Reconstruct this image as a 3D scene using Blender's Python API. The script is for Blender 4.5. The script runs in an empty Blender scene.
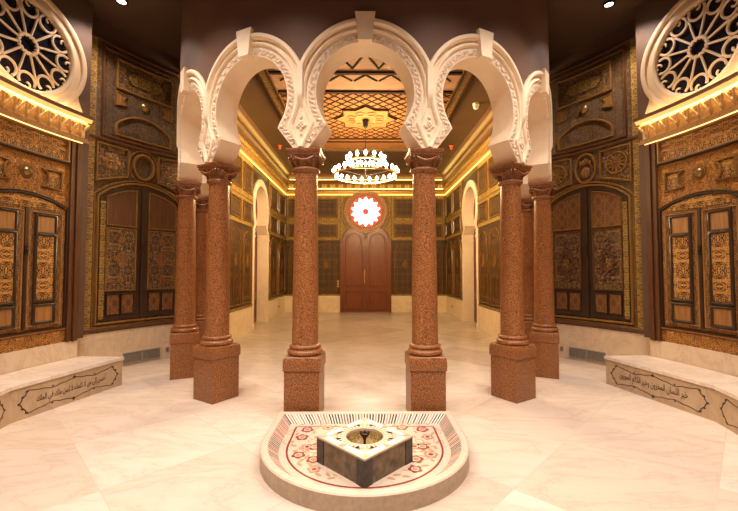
import bpy, bmesh, math, random
from math import pi, sin, cos, atan2, sqrt, radians as rad
from mathutils import Vector
random.seed(7)
S = 0.0113            # metres per working unit
E = 132.5             # eye height in units; heights "z" below are given relative to the eye
RC = 345.0            # rotunda centre (depth)
DC = 652.0            # arcade drum centre (depth)
DR = 283.0            # outer radius of the drum
DT = 26.0             # drum thickness
KA = 0.9266           # arcade units -> world units (about the eye)
EA = E/KA             # eye height in arcade units
sc = bpy.context.scene
col = sc.collection

# ------------------------------------------------------------------ warps: local (u, z, w) -> world units
def ident(u, z, w): return (u, z, w)
def rot_wall(sx, R, phi0):
    p0 = rad(phi0)
    def f(u, z, w):
        a = p0 + u / R; r = R - w
        return (sx * r * cos(a), RC + r * sin(a), z + E)
    return f
def drum(t0):
    t0 = rad(t0)
    def f(u, z, w):
        a = t0 + u / DR; r = DR + w
        return (r * sin(a) * KA, (DC - r * cos(a)) * KA, z * KA + E)
    return f
def plane(o, ud, wd):
    def f(u, z, w):
        return (o[0] + ud[0]*u + wd[0]*w, o[1] + ud[1]*u + wd[1]*w, z + E)
    return f
def floorplan(zoff=0.0):
    return lambda u, z, w: (u, z, w + zoff)      # u = X, z = Y, w = height above the floor

LOC = {}
class MB:
    def __init__(s, W=ident):
        s.v = []; s.f = []; s.W = W; s.smooth = False
    def vert(s, u, z, w):
        s.v.append((u, z, w)); return len(s.v) - 1
    def face(s, *ids): s.f.append(tuple(ids))
    def gridf(s, rows, closed_i=False, closed_j=False):
        n = len(rows); m = len(rows[0])
        ids = [[s.vert(*p) for p in r] for r in rows]
        for i in range(n if closed_i else n - 1):
            for j in range(m if closed_j else m - 1):
                a, b = ids[i], ids[(i + 1) % n]
                s.face(a[j], a[(j + 1) % m], b[(j + 1) % m], b[j])
        return ids
    def box(s, u0, u1, z0, z1, w0, w1, step=9.0):
        n = max(1, int(math.ceil(abs(u1 - u0) / step)))
        rows = []
        for i in range(n + 1):
            u = u0 + (u1 - u0) * i / n
            rows.append([(u, z0, w0), (u, z1, w0), (u, z1, w1), (u, z0, w1)])
        ids = s.gridf(rows, closed_j=True)
        s.face(*ids[0]); s.face(*reversed(ids[-1]))
        return s
    def relief(s, u0, u1, z0, z1, h, nu, nz, base=None):
        rows = [[(u0 + (u1-u0)*i/nu, z0 + (z1-z0)*j/nz, h(i/nu, j/nz)) for j in range(nz+1)] for i in range(nu+1)]
        s.gridf(rows); return s
    def strip(s, P, Q, w0, w1):
        rows = [[(p[0], p[1], w0), (p[0], p[1], w1), (q[0], q[1], w1), (q[0], q[1], w0)] for p, q in zip(P, Q)]
        ids = s.gridf(rows, closed_j=True)
        s.face(*ids[0]); s.face(*reversed(ids[-1]))
        return s
    def sweep(s, path, prof, closed=False, cap=True, prof_closed=False):
        n = len(path); rows = []
        for i, p in enumerate(path):
            if closed: a, b = path[i-1], path[(i+1) % n]
            else: a, b = path[max(0, i-1)], path[min(n-1, i+1)]
            def nrm(p, q):
                dx, dz = q[0]-p[0], q[1]-p[1]; L = math.hypot(dx, dz) or 1
                return (-dz/L, dx/L)
            n1 = nrm(a, p) if a != p else nrm(p, b)
            n2 = nrm(p, b) if b != p else n1
            mx, mz = n1[0]+n2[0], n1[1]+n2[1]; L = math.hypot(mx, mz) or 1
            mx, mz = mx/L, mz/L
            k = 1.0 / max(0.45, mx*n1[0] + mz*n1[1])
            pw = p[2] if len(p) > 2 else 0
            rows.append([(p[0]+mx*o*k, p[1]+mz*o*k, w + pw) for o, w in prof])
        ids = s.gridf(rows, closed_i=closed, closed_j=prof_closed)
        if not closed and cap and len(prof) > 2:
            s.face(*ids[0]); s.face(*reversed(ids[-1]))
        return s
    def molding(s, path, o0, o1, w0, w1, closed=False):
        """raised bar with softened shoulders between offsets o0..o1"""
        d = o1 - o0; h = w1 - w0
        pr = [(o0, w0), (o0 + .08*d, w0 + .75*h), (o0 + .28*d, w1), (o1 - .28*d, w1), (o1 - .08*d, w0 + .75*h), (o1, w0)]
        return s.sweep(path, pr, closed, prof_closed=True)
    def roll(s, path, o, r, w, closed=False, n=8):
        pr = [(o + r*cos(2*pi*k/n), w + r*sin(2*pi*k/n)) for k in range(n)]
        return s.sweep(path, pr, closed, prof_closed=True)
    def poly(s, pts, w0, w1):
        a = [s.vert(p[0], p[1], w0) for p in pts]; b = [s.vert(p[0], p[1], w1) for p in pts]
        n = len(pts)
        for i in range(n): s.face(a[i], a[(i+1) % n], b[(i+1) % n], b[i])
        s.face(*b); s.face(*reversed(a)); return s
    def star(s, c, pts, w0, w1):
        """fan-filled outline about a centre point (any star-shaped outline)"""
        a = [s.vert(p[0], p[1], w0) for p in pts]; b = [s.vert(p[0], p[1], w1) for p in pts]
        ca = s.vert(c[0], c[1], w0); cb = s.vert(c[0], c[1], w1); n = len(pts)
        for i in range(n):
            j = (i+1) % n
            s.face(a[i], a[j], b[j], b[i]); s.face(b[i], b[j], cb); s.face(a[j], a[i], ca)
        return s
    def dome(s, u, z, w, ru, rz, rw, n=16, m=6):
        rows = []
        for j in range(m + 1):
            t = j / m * pi / 2
            rows.append([(u + ru*cos(t)*cos(2*pi*k/n), z + rz*cos(t)*sin(2*pi*k/n), w + rw*sin(t)) for k in range(n)])
        s.gridf(rows, closed_j=True); return s
    def lathe(s, prof, c=(0, 0, 0), n=32, cap=True):
        rows = [[(c[0] + r*cos(2*pi*k/n), c[1] + r*sin(2*pi*k/n), c[2] + h) for k in range(n)] for r, h in prof]
        ids = s.gridf(rows, closed_j=True)
        if cap: s.face(*ids[0]); s.face(*reversed(ids[-1]))
        return s
    def tube3(s, path, r, n=8, closed=False):
        P = [Vector(p) for p in path]; N = len(P); rows = []
        for i in range(N):
            a = P[i-1] if (closed or i) else P[0]; b = P[(i+1) % N] if (closed or i < N-1) else P[-1]
            d = (b - a).normalized()
            x = d.cross(Vector((0, 0, 1)))
            if x.length < 1e-3: x = d.cross(Vector((1, 0, 0)))
            x.normalize(); y = d.cross(x)
            rr = r[i] if isinstance(r, (list, tuple)) else r
            rows.append([tuple(P[i] + x*rr*cos(2*pi*k/n) + y*rr*sin(2*pi*k/n)) for k in range(n)])
        ids = s.gridf(rows, closed_i=closed, closed_j=True)
        if not closed: s.face(*ids[0]); s.face(*reversed(ids[-1]))
        return s
    def build(s, name, mat, parent=None, smooth=False, W=None):
        W = W or s.W
        off = LOC.get(parent.name, (0, 0, 0)) if parent else (0, 0, 0)
        me = bpy.data.meshes.new(name)
        vs = []
        for p in s.v:
            q = W(*p); vs.append((q[0]*S - off[0], q[1]*S - off[1], q[2]*S - off[2]))
        me.from_pydata(vs, [], s.f)
        uv = me.uv_layers.new(name='pattern')
        li = 0
        for f in s.f:
            for k in f:
                uv.data[li].uv = (s.v[k][0]*S, s.v[k][1]*S); li += 1
        bm = bmesh.new(); bm.from_mesh(me)
        bmesh.ops.recalc_face_normals(bm, faces=bm.faces)
        bm.to_mesh(me); bm.free()
        if smooth:
            me.polygons.foreach_set('use_smooth', [True]*len(me.polygons))
            try: me.set_sharp_from_angle(angle=rad(42))
            except Exception: pass
        me.materials.append(mat)
        o = bpy.data.objects.new(name, me); col.objects.link(o)
        if parent: o.parent = parent
        LOC[o.name] = off
        return o

def empty(name, loc):
    o = bpy.data.objects.new(name, None); col.objects.link(o)
    o.location = [c*S for c in loc]; o.empty_display_size = .1
    LOC[o.name] = tuple(c*S for c in loc)
    return o
def tag(o, label=None, cat=None, group=None, kind=None):
    if label: o['label'] = label
    if cat: o['category'] = cat
    if group: o['group'] = group
    if kind: o['kind'] = kind
    return o
def thing(name, loc, label, cat, group=None):
    return tag(empty(name, loc), label, cat, group, 'thing')
def copy_tree(o, parent=None):
    c = o.copy(); col.objects.link(c)
    if parent: c.parent = parent
    for ch in [x for x in bpy.data.objects if x.parent == o]: copy_tree(ch, c)
    return c
def arc(cx, cz, r, a0, a1, n=24):
    return [(cx + r*cos(rad(a0 + (a1-a0)*i/n)), cz + r*sin(rad(a0 + (a1-a0)*i/n))) for i in range(n+1)]
def rect(u0, u1, z0, z1, n=6):
    p = []
    for i in range(n): p.append((u0 + (u1-u0)*i/n, z0))
    p.append((u1, z0))
    for i in range(n): p.append((u1 - (u1-u0)*i/n, z1))
    p.append((u0, z1))
    return p
def archpath(u0, u1, z0, zs, za, n=14):
    """closed outline: straight jambs, segmental arch from zs (spring) to za (apex); counter-clockwise"""
    c = (u0+u1)/2; hw = (u1-u0)/2; h = za - zs
    R = (hw*hw + h*h)/(2*h); zc = za - R; a = math.asin(min(1, hw/R))
    if h > hw: a = pi - a
    p = [(u0 + (u1-u0)*i/6, z0) for i in range(7)]
    p += [(c + R*sin(a - 2*a*i/n), zc + R*cos(a - 2*a*i/n)) for i in range(n+1)]
    return p
def seg_top(c, hw, zs, za):
    h = za - zs; R = (hw*hw + h*h)/(2*h); zc = za - R
    return lambda u: zc + sqrt(max(0, R*R - (u-c)**2))

# ------------------------------------------------------------------ materials
def mat(name):
    m = bpy.data.materials.new(name); m.use_nodes = True
    nt = m.node_tree; b = nt.nodes['Principled BSDF']
    return m, nt, b
def N(nt, t, **kw):
    n = nt.nodes.new(t)
    for k, v in kw.items():
        if k in n.inputs.keys(): n.inputs[k].default_value = v
        else: setattr(n, k, v)
    return n
def ramp(nt, fac, stops, interp='LINEAR'):
    r = nt.nodes.new('ShaderNodeValToRGB'); r.color_ramp.interpolation = interp
    e = r.color_ramp.elements
    e[0].position, e[0].color = stops[0][0], (*stops[0][1], 1)
    e[1].position, e[1].color = stops[-1][0], (*stops[-1][1], 1)
    for p, c in stops[1:-1]:
        x = e.new(p); x.color = (*c, 1)
    nt.links.new(fac, r.inputs['Fac']); return r
def math_(nt, op, a, b=None):
    n = nt.nodes.new('ShaderNodeMath'); n.operation = op
    for i, x in enumerate((a, b)):
        if x is None: continue
        if isinstance(x, (int, float)): n.inputs[i].default_value = x
        else: nt.links.new(x, n.inputs[i])
    return n.outputs[0]
def simple(name, c, rough=.5, metal=0.0, spec=.5, noise=0.0, nscale=8):
    m, nt, b = mat(name)
    b.inputs['Base Color'].default_value = (*c, 1); b.inputs['Roughness'].default_value = rough
    b.inputs['Metallic'].default_value = metal; b.inputs['Specular IOR Level'].default_value = spec
    if noise:
        tc = N(nt, 'ShaderNodeTexCoord'); t = N(nt, 'ShaderNodeTexNoise', Scale=nscale, Detail=5.0)
        nt.links.new(tc.outputs['Object'], t.inputs['Vector'])
        r = ramp(nt, t.outputs['Fac'], [(.3, tuple(x*(1-noise) for x in c)), (.7, tuple(min(1, x*(1+noise)) for x in c))])
        nt.links.new(r.outputs[0], b.inputs['Base Color'])
    return m
def glow(name, c, strength):
    m, nt, b = mat(name)
    b.inputs['Base Color'].default_value = (*c, 1)
    b.inputs['Emission Color'].default_value = (*c, 1); b.inputs['Emission Strength'].default_value = strength
    return m
def carved(name, dark, mid, light, pu=.22, pv=.3, scale=9, rough=.42, bump=.5, hi=.62, metal=0.0):
    """mirrored arabesque carving: kaleidoscopic scrolls in dark ground and lighter raised wood"""
    m, nt, b = mat(name)
    uv = N(nt, 'ShaderNodeUVMap', uv_map='pattern'); sp = N(nt, 'ShaderNodeSeparateXYZ')
    nt.links.new(uv.outputs[0], sp.inputs[0])
    x = math_(nt, 'PINGPONG', sp.outputs[0], pu/2); y = math_(nt, 'PINGPONG', sp.outputs[1], pv/2)
    cb = N(nt, 'ShaderNodeCombineXYZ'); nt.links.new(x, cb.inputs[0]); nt.links.new(y, cb.inputs[1])
    ns = N(nt, 'ShaderNodeTexNoise', Scale=scale*.9, Detail=2.0, Distortion=1.8); nt.links.new(cb.outputs[0], ns.inputs['Vector'])
    wv = math_(nt, 'SINE', math_(nt, 'MULTIPLY', ns.outputs['Fac'], 46.0))
    vo = N(nt, 'ShaderNodeTexVoronoi', Scale=scale*3.2); vo.feature = 'F1'; nt.links.new(cb.outputs[0], vo.inputs['Vector'])
    vv = math_(nt, 'MULTIPLY', vo.outputs['Distance'], 1.1)
    h = math_(nt, 'ADD', math_(nt, 'MULTIPLY', math_(nt, 'ADD', wv, 1.0), .38), math_(nt, 'MULTIPLY', vv, .32))
    r = ramp(nt, h, [(.16, dark), (.42, mid), (hi, mid), (.9, light)])
    big = N(nt, 'ShaderNodeTexNoise', Scale=2.2, Detail=4.0); tc = N(nt, 'ShaderNodeTexCoord'); nt.links.new(tc.outputs['Object'], big.inputs['Vector'])
    mx = N(nt, 'ShaderNodeMix', data_type='RGBA', blend_type='MULTIPLY'); mx.inputs[0].default_value = .55
    rr = ramp(nt, big.outputs['Fac'], [(.3, (.55, .48, .42)), (.7, (1, 1, 1))])
    nt.links.new(r.outputs[0], mx.inputs[6]); nt.links.new(rr.outputs[0], mx.inputs[7])
    nt.links.new(mx.outputs[2], b.inputs['Base Color'])
    bp = N(nt, 'ShaderNodeBump', Strength=bump, Distance=.012); nt.links.new(h, bp.inputs['Height']); nt.links.new(bp.outputs[0], b.inputs['Normal'])
    b.inputs['Roughness'].default_value = rough; b.inputs['Metallic'].default_value = metal; b.inputs['Specular IOR Level'].default_value = .35
    return m
def woodgrain(name, a, c, rough=.4, scale=3, axis=2, spec=.5):
    m, nt, b = mat(name)
    tc = N(nt, 'ShaderNodeTexCoord'); mp = N(nt, 'ShaderNodeMapping'); sc_ = [18, 18, 18]; sc_[axis] = 1.2
    mp.inputs['Scale'].default_value = sc_
    nt.links.new(tc.outputs['Object'], mp.inputs[0])
    t = N(nt, 'ShaderNodeTexNoise', Scale=scale, Detail=6.0, Distortion=.6); nt.links.new(mp.outputs[0], t.inputs['Vector'])
    r = ramp(nt, t.outputs['Fac'], [(.3, a), (.7, c)]); nt.links.new(r.outputs[0], b.inputs['Base Color'])
    bp = N(nt, 'ShaderNodeBump', Strength=.15, Distance=.004); nt.links.new(t.outputs['Fac'], bp.inputs['Height']); nt.links.new(bp.outputs[0], b.inputs['Normal'])
    b.inputs['Roughness'].default_value = rough; b.inputs['Specular IOR Level'].default_value = spec
    return m
def marble(name, base, vein, rough=.25, scale=1.0, tiles=None, tilevar=.1, joint=(.5, .4, .3)):
    m, nt, b = mat(name)
    tc = N(nt, 'ShaderNodeTexCoord')
    vec = tc.outputs['Object']; cellcol = None
    if tiles:
        mp = N(nt, 'ShaderNodeMapping'); mp.inputs['Rotation'].default_value = (0, 0, rad(45)); mp.inputs['Scale'].default_value = (1/tiles,)*3
        mp.inputs['Location'].default_value = (.18, .37, 0)
        nt.links.new(vec, mp.inputs[0])
        sp = N(nt, 'ShaderNodeSeparateXYZ'); nt.links.new(mp.outputs[0], sp.inputs[0])
        fx = math_(nt, 'FLOOR', sp.outputs[0]); fy = math_(nt, 'FLOOR', sp.outputs[1])
        cb = N(nt, 'ShaderNodeCombineXYZ'); nt.links.new(fx, cb.inputs[0]); nt.links.new(fy, cb.inputs[1])
        wn = N(nt, 'ShaderNodeTexWhiteNoise'); nt.links.new(cb.outputs[0], wn.inputs['Vector'])
        # a different slice of stone for each tile
        va = N(nt, 'ShaderNodeVectorMath', operation='SCALE'); nt.links.new(wn.outputs['Color'], va.inputs[0]); va.inputs['Scale'].default_value = 23.0
        vb = N(nt, 'ShaderNodeVectorMath', operation='ADD'); nt.links.new(vec, vb.inputs[0]); nt.links.new(va.outputs[0], vb.inputs[1])
        vec = vb.outputs[0]; cellcol = wn.outputs['Value']
    mp2 = N(nt, 'ShaderNodeMapping'); mp2.inputs['Rotation'].default_value = (.3, .2, .5); mp2.inputs['Scale'].default_value = (1, 2.6, 1.6)
    nt.links.new(vec, mp2.inputs[0])
    t = N(nt, 'ShaderNodeTexNoise', Scale=1.3*scale, Detail=9.0, Distortion=.8, Roughness=.66); nt.links.new(mp2.outputs[0], t.inputs['Vector'])
    k = math_(nt, 'ABSOLUTE', math_(nt, 'SUBTRACT', t.outputs['Fac'], .5))
    r = ramp(nt, k, [(0.0, vein), (.02, tuple(.6*x+.4*y for x, y in zip(base, vein))), (.1, base)])
    colr = r.outputs[0]
    if cellcol is not None:
        mx = N(nt, 'ShaderNodeMix', data_type='RGBA', blend_type='MULTIPLY'); mx.inputs[0].default_value = 1
        rr = ramp(nt, cellcol, [(0, (1-tilevar, 1-tilevar*1.25, 1-tilevar*1.5)), (1, (1, 1, 1))])
        nt.links.new(colr, mx.inputs[6]); nt.links.new(rr.outputs[0], mx.inputs[7])
        fr = [math_(nt, 'PINGPONG', sp.outputs[i], .5) for i in (0, 1)]
        mn = math_(nt, 'MINIMUM', fr[0], fr[1]); jl = math_(nt, 'LESS_THAN', mn, .004)
        m2 = N(nt, 'ShaderNodeMix', data_type='RGBA'); nt.links.new(jl, m2.inputs[0]); nt.links.new(mx.outputs[2], m2.inputs[6]); m2.inputs[7].default_value = (*joint, 1)
        colr = m2.outputs[2]
    nt.links.new(colr, b.inputs['Base Color']); b.inputs['Roughness'].default_value = rough
    return m
def granite():
    m, nt, b = mat('red_granite')
    tc = N(nt, 'ShaderNodeTexCoord')
    t = N(nt, 'ShaderNodeTexNoise', Scale=85.0, Detail=4.0, Roughness=.7); nt.links.new(tc.outputs['Object'], t.inputs['Vector'])
    r = ramp(nt, t.outputs['Fac'], [(.36, (.035, .012, .006)), (.45, (.17, .060, .018)), (.56, (.34, .130, .038)), (.70, (.50, .24, .10))])
    nt.links.new(r.outputs[0], b.inputs['Base Color']); b.inputs['Roughness'].default_value = .33
    return m

M = {}
M['plaster'] = simple('cream_plaster', (.88, .72, .52), .6, noise=.05, nscale=5)
M['relief'] = simple('carved_cream_plaster', (.74, .60, .44), .7, noise=.12, nscale=30)
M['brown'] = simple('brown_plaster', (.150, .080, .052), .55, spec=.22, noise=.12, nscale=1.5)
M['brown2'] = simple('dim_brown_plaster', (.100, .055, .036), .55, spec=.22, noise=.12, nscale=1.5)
M['ceil'] = simple('brown_ceiling_paint', (.085, .05, .03), .5, noise=.08, nscale=1.2)
M['hallceil'] = simple('hall_ceiling_paint', (.062, .029, .012), .75, spec=.15, noise=.1, nscale=1.2)
M['floor'] = marble('pale_floor_marble', (.70, .615, .535), (.61, .515, .43), .26, .8, tiles=1.0, tilevar=.17, joint=(.56, .47, .39))
M['dado'] = marble('beige_marble', (.66, .52, .37), (.55, .41, .27), .35, .9)
M['dadohall'] = marble('cream_hall_marble', (.86, .70, .47), (.74, .57, .36), .35, .9)
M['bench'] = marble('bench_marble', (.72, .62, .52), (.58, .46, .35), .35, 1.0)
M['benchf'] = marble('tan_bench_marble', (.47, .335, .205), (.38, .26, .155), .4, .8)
M['granite'] = granite()
M['woodA'] = carved('amber_carved_wood', (.035, .011, .002), (.28, .098, .013), (.60, .28, .048), .42, .5, 17, bump=.5, rough=.34)
M['woodApanel'] = carved('gilded_arabesque_wood', (.03, .010, .003), (.13, .05, .010), (.58, .29, .06), .21, .36, 9, bump=.6, hi=.45, rough=.34)
M['woodAdoor'] = carved('dark_gilded_door_wood', (.025, .009, .002), (.12, .046, .010), (.36, .17, .035), .24, .3, 18, bump=.5, hi=.55, rough=.32)
M['woodB'] = carved('dark_carved_wood', (.010, .005, .002), (.05, .023, .007), (.22, .115, .025), .36, .42, 18, bump=.6, rough=.33)
M['woodBpanel'] = carved('dark_arabesque_wood', (.010, .005, .002), (.06, .028, .009), (.28, .145, .04), .42, .5, 10, bump=.8, hi=.5, rough=.32)
M['woodBgold'] = carved('gilded_dark_wood', (.015, .008, .003), (.10, .054, .010), (.50, .29, .045), .2, .24, 18, bump=.6, hi=.45, rough=.32)
M['woodBred'] = carved('reddish_carved_wood', (.05, .017, .005), (.18, .068, .016), (.30, .135, .03), .2, .2, 9, bump=.5)
M['dark'] = woodgrain('dark_plain_wood', (.018, .008, .004), (.045, .020, .008), .33)
M['brownwood'] = woodgrain('brown_plain_wood', (.065, .023, .008), (.125, .048, .017), .34)
M['edgewood'] = woodgrain('golden_molding_wood', (.13, .060, .015), (.28, .140, .037), .25)  # lighter golden-brown wood for the raised moldings
M['amber'] = woodgrain('amber_wood', (.2, .085, .022), (.36, .17, .05), .38)
M['gold'] = simple('gilding', (.46, .28, .08), .38, metal=.25, noise=.2, nscale=20)
M['hallwood'] = carved('hall_carved_wood', (.02, .01, .004), (.075, .036, .012), (.15, .08, .02), .2, .26, 10, bump=.4)
M['hallgoldlit'] = carved('hall_gilded_lit_wood', (.08, .045, .010), (.32, .19, .04), (.6, .38, .09), .3, .32, 16, bump=.4)  # gilded wood, its colour brightened to carry the strip lights' golden glow
M['redwood'] = woodgrain('reddish_door_wood', (.15, .04, .012), (.24, .072, .022), .35)
M['rosewood'] = woodgrain('rose_frame_wood', (.36, .15, .06), (.5, .23, .10), .4)
M['ceilwood'] = woodgrain('orange_ceiling_wood', (.15, .06, .018), (.22, .096, .031), .75, axis=0, spec=.1)
M['ceildark'] = woodgrain('matte_dark_ceiling_wood', (.018, .008, .004), (.045, .02, .008), .85, spec=.05)
M['pinkwood'] = woodgrain('pale_ceiling_wood', (.21, .11, .06), (.28, .155, .09), .75, axis=0, spec=.1)
M['goldborder'] = carved('gilded_ceiling_border', (.03, .012, .004), (.11, .05, .012), (.25, .13, .03), .2, .2, 11, bump=.4)
M['gilt'] = simple('bright_gilding', (.62, .40, .15), .42, metal=.1, noise=.15, nscale=25)
M['antique'] = simple('antique_gold', (.30, .19, .07), .28, metal=.75)
M['black'] = simple('black_metal', (.012, .01, .009), .4, metal=.6)
M['iron'] = simple('grey_grille_metal', (.30, .27, .23), .45, metal=.3)
M['brass'] = simple('brass', (.75, .52, .2), .3, metal=1)
M['bronze'] = simple('dark_bronze', (.05, .035, .022), .35, metal=.8)
M['glass'] = simple('night_window_glass', (.008, .009, .016), .12)
M['white'] = simple('white_plastic', (.75, .7, .62), .35)
M['redcap'] = simple('red_cap', (.75, .12, .06), .4)
M['rosecream'] = simple('tracery_cream_plaster', (.58, .43, .27), .55, noise=.06)
M['inkline'] = simple('engraved_brown_ink', (.05, .02, .012), .6)
M['led'] = glow('warm_strip_light', (1.0, .66, .30), 62.0)
M['ledfill'] = glow('added_warm_fill', (1.0, .62, .24), 2.2)  # fill glow added for the wood below the cornice
M['litmolding'] = glow('gold_molding_painted_glow', (1.0, .56, .17), .8)  # emission stands in for LED light falling on a gold molding
M['ledsoft'] = glow('soft_golden_strip', (1.0, .60, .13), 3.2)
M['ledhall'] = glow('golden_strip_light', (1.0, .66, .15), 12.0)
M['bulb'] = glow('warm_bulb', (1.0, .72, .38), 380.0)
M['spotglow'] = glow('downlight_lens', (1.0, .8, .58), 14.0)
M['winwhite'] = glow('backlit_white_glass', (1.0, .95, .88), 2.2)
M['winred'] = glow('backlit_red_glass', (.8, .03, .02), 1.0)
M['inlay_base'] = simple('ivory_marble_inlay', (.58, .475, .375), .35, noise=.06, nscale=20)
M['rim'] = simple('rim_stone', (.62, .50, .39), .45, noise=.08, nscale=25)
M['basinside'] = simple('basin_side_stone', (.46, .36, .25), .5, noise=.12, nscale=30)
M['inlay_red'] = simple('red_inlay', (.24, .035, .022), .4)
M['inlay_rose'] = simple('rose_inlay', (.46, .20, .13), .4)
M['inlay_tan'] = simple('tan_inlay', (.42, .25, .13), .4)
M['inlay_white'] = simple('white_inlay', (.82, .76, .69), .35)
M['blocktop'] = simple('pinkish_block_marble', (.46, .345, .25), .35, noise=.12, nscale=30)
M['blockstone'] = simple('mottled_brown_marble', (.13, .09, .05), .3, noise=.6, nscale=16)
M['blockdark'] = simple('dark_green_grey_marble', (.035, .032, .026), .3, noise=.5, nscale=30)
M['mosaic'] = carved('gold_mosaic', (.05, .03, .008), (.3, .19, .05), (.62, .45, .16), .05, .05, 30, bump=.2)
def stripes():
    m, nt, b = mat('striped_marble_inlay')
    uv = N(nt, 'ShaderNodeUVMap', uv_map='pattern'); sp = N(nt, 'ShaderNodeSeparateXYZ'); nt.links.new(uv.outputs[0], sp.inputs[0])
    k = math_(nt, 'MULTIPLY', sp.outputs[0], 1/(2.5*S)); fl = math_(nt, 'FLOOR', k); fr = math_(nt, 'FRACT', k)
    wn = N(nt, 'ShaderNodeTexWhiteNoise', noise_dimensions='1D'); nt.links.new(fl, wn.inputs['W'])
    r = ramp(nt, wn.outputs['Value'], [(0, (.05, .045, .04)), (.34, (.36, .08, .05)), (.62, (.5, .25, .17)), (.82, (.16, .12, .1))], 'CONSTANT')
    mx = N(nt, 'ShaderNodeMix', data_type='RGBA'); nt.links.new(math_(nt, 'LESS_THAN', fr, .64), mx.inputs[0])
    mx.inputs[6].default_value = (.8, .68, .54, 1); nt.links.new(r.outputs[0], mx.inputs[7])
    nt.links.new(mx.outputs[2], b.inputs['Base Color']); b.inputs['Roughness'].default_value = .35
    return m
M['stripes'] = stripes()

# ------------------------------------------------------------------ setting: floor, ceilings, walls
f = MB(); f.poly([(-420, -60), (420, -60), (420, 1260), (-420, 1260)], -12, 0)
tag(f.build('floor', M['floor']), 'pale marble floor of large diagonal slabs', None, None, 'structure')
c = MB(); c.poly([(400*cos(rad(a)), RC + 400*sin(rad(a))) for a in range(0, 360, 4)], 332+E, 346+E)
tag(c.build('ceiling', M['ceil']), 'dark brown ceiling over the round room', None, None, 'structure')
hc = MB()
pts = [(-300, DC*KA)] + [(-(DR-DT+8)*KA*cos(rad(a)), (DC - (DR-DT+8)*sin(rad(a)))*KA) for a in range(2, 180, 4)] + [(300, DC*KA), (300, 1250), (-300, 1250)]
hc.poly(pts, 310+E, 320+E)
tag(hc.build('ceiling_hall', M['hallceil']), 'brown ceiling over the far hall', None, None, 'structure')

for sx, nm in ((-1, 'left'), (1, 'right')):
    w = MB(rot_wall(sx, 385, 0)); R = 385
    w.box(rad(-60)*R, rad(46.4)*R, -E, 332, -12, 0, 12)
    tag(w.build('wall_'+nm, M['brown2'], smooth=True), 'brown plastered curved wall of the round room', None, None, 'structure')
    w = MB(rot_wall(sx, 362, 0)); R = 362                   # the bay that carries the round window
    w.box(rad(-3)*R, rad(20.2)*R, -81, 332, -24, 0, 9)
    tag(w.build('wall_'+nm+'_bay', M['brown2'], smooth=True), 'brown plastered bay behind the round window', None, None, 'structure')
    d = MB(rot_wall(sx, 383, 0)); R = 383
    d.box(rad(17.6)*R, rad(46.2)*R, -E, -81, -2, 0, 9)
    d.box(rad(-60)*R, rad(-1)*R, -E, -81, -2, 0, 9)
    d.W = None
    v0 = [rot_wall(sx, 383, 0)(*p) for p in d.v]
    d2 = MB(rot_wall(sx, 353, 0)); R = 353
    d2.box(rad(-1)*R, rad(18.1)*R, -E, -81, -30, 0, 9)
    v1 = [d2.W(*p) for p in d2.v]
    dd = MB(); dd.v = v0 + v1; dd.f = d.f + [tuple(k + len(v0) for k in q) for q in d2.f]
    tag(dd.build('baseboard_'+nm, M['dado'], smooth=True), 'tall beige marble base under the wood panels', None, None, 'structure')
w = MB(rot_wall(1, 385, 0)); R = 385
w.box(rad(-120)*R, rad(-60)*R, -E, 332, -12, 0, 12)
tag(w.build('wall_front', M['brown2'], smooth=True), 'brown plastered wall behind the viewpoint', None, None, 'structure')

# drum wall above the arches
RCX, ZC, RI, RO, ZB = 65.0, 174.8, 48.6, 70.4, 120.0
PITCH = 180/7.0
HALF = DR*rad(PITCH/2)
def dw_low(u):
    u = (u + HALF) % (2*HALF) - HALF
    return ZC + sqrt(max(0, (RO-1.5)**2 - u*u))
w = MB(drum(0)); n = 336
U0, U1 = -DR*rad(90), DR*rad(90)
rows = []
for i in range(n+1):
    u = U0 + (U1-U0)*i/n; zl = dw_low(u)
    rows.append([(u, zl, -DT), (u, 331.5/KA, -DT), (u, 331.5/KA, 3.2), (u, zl, 3.2)])
w.gridf(rows, closed_j=True)
tag(w.build('wall_center', M['brown'], smooth=True), 'brown plastered half-drum wall above the white arches', None, None, 'structure')

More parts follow.
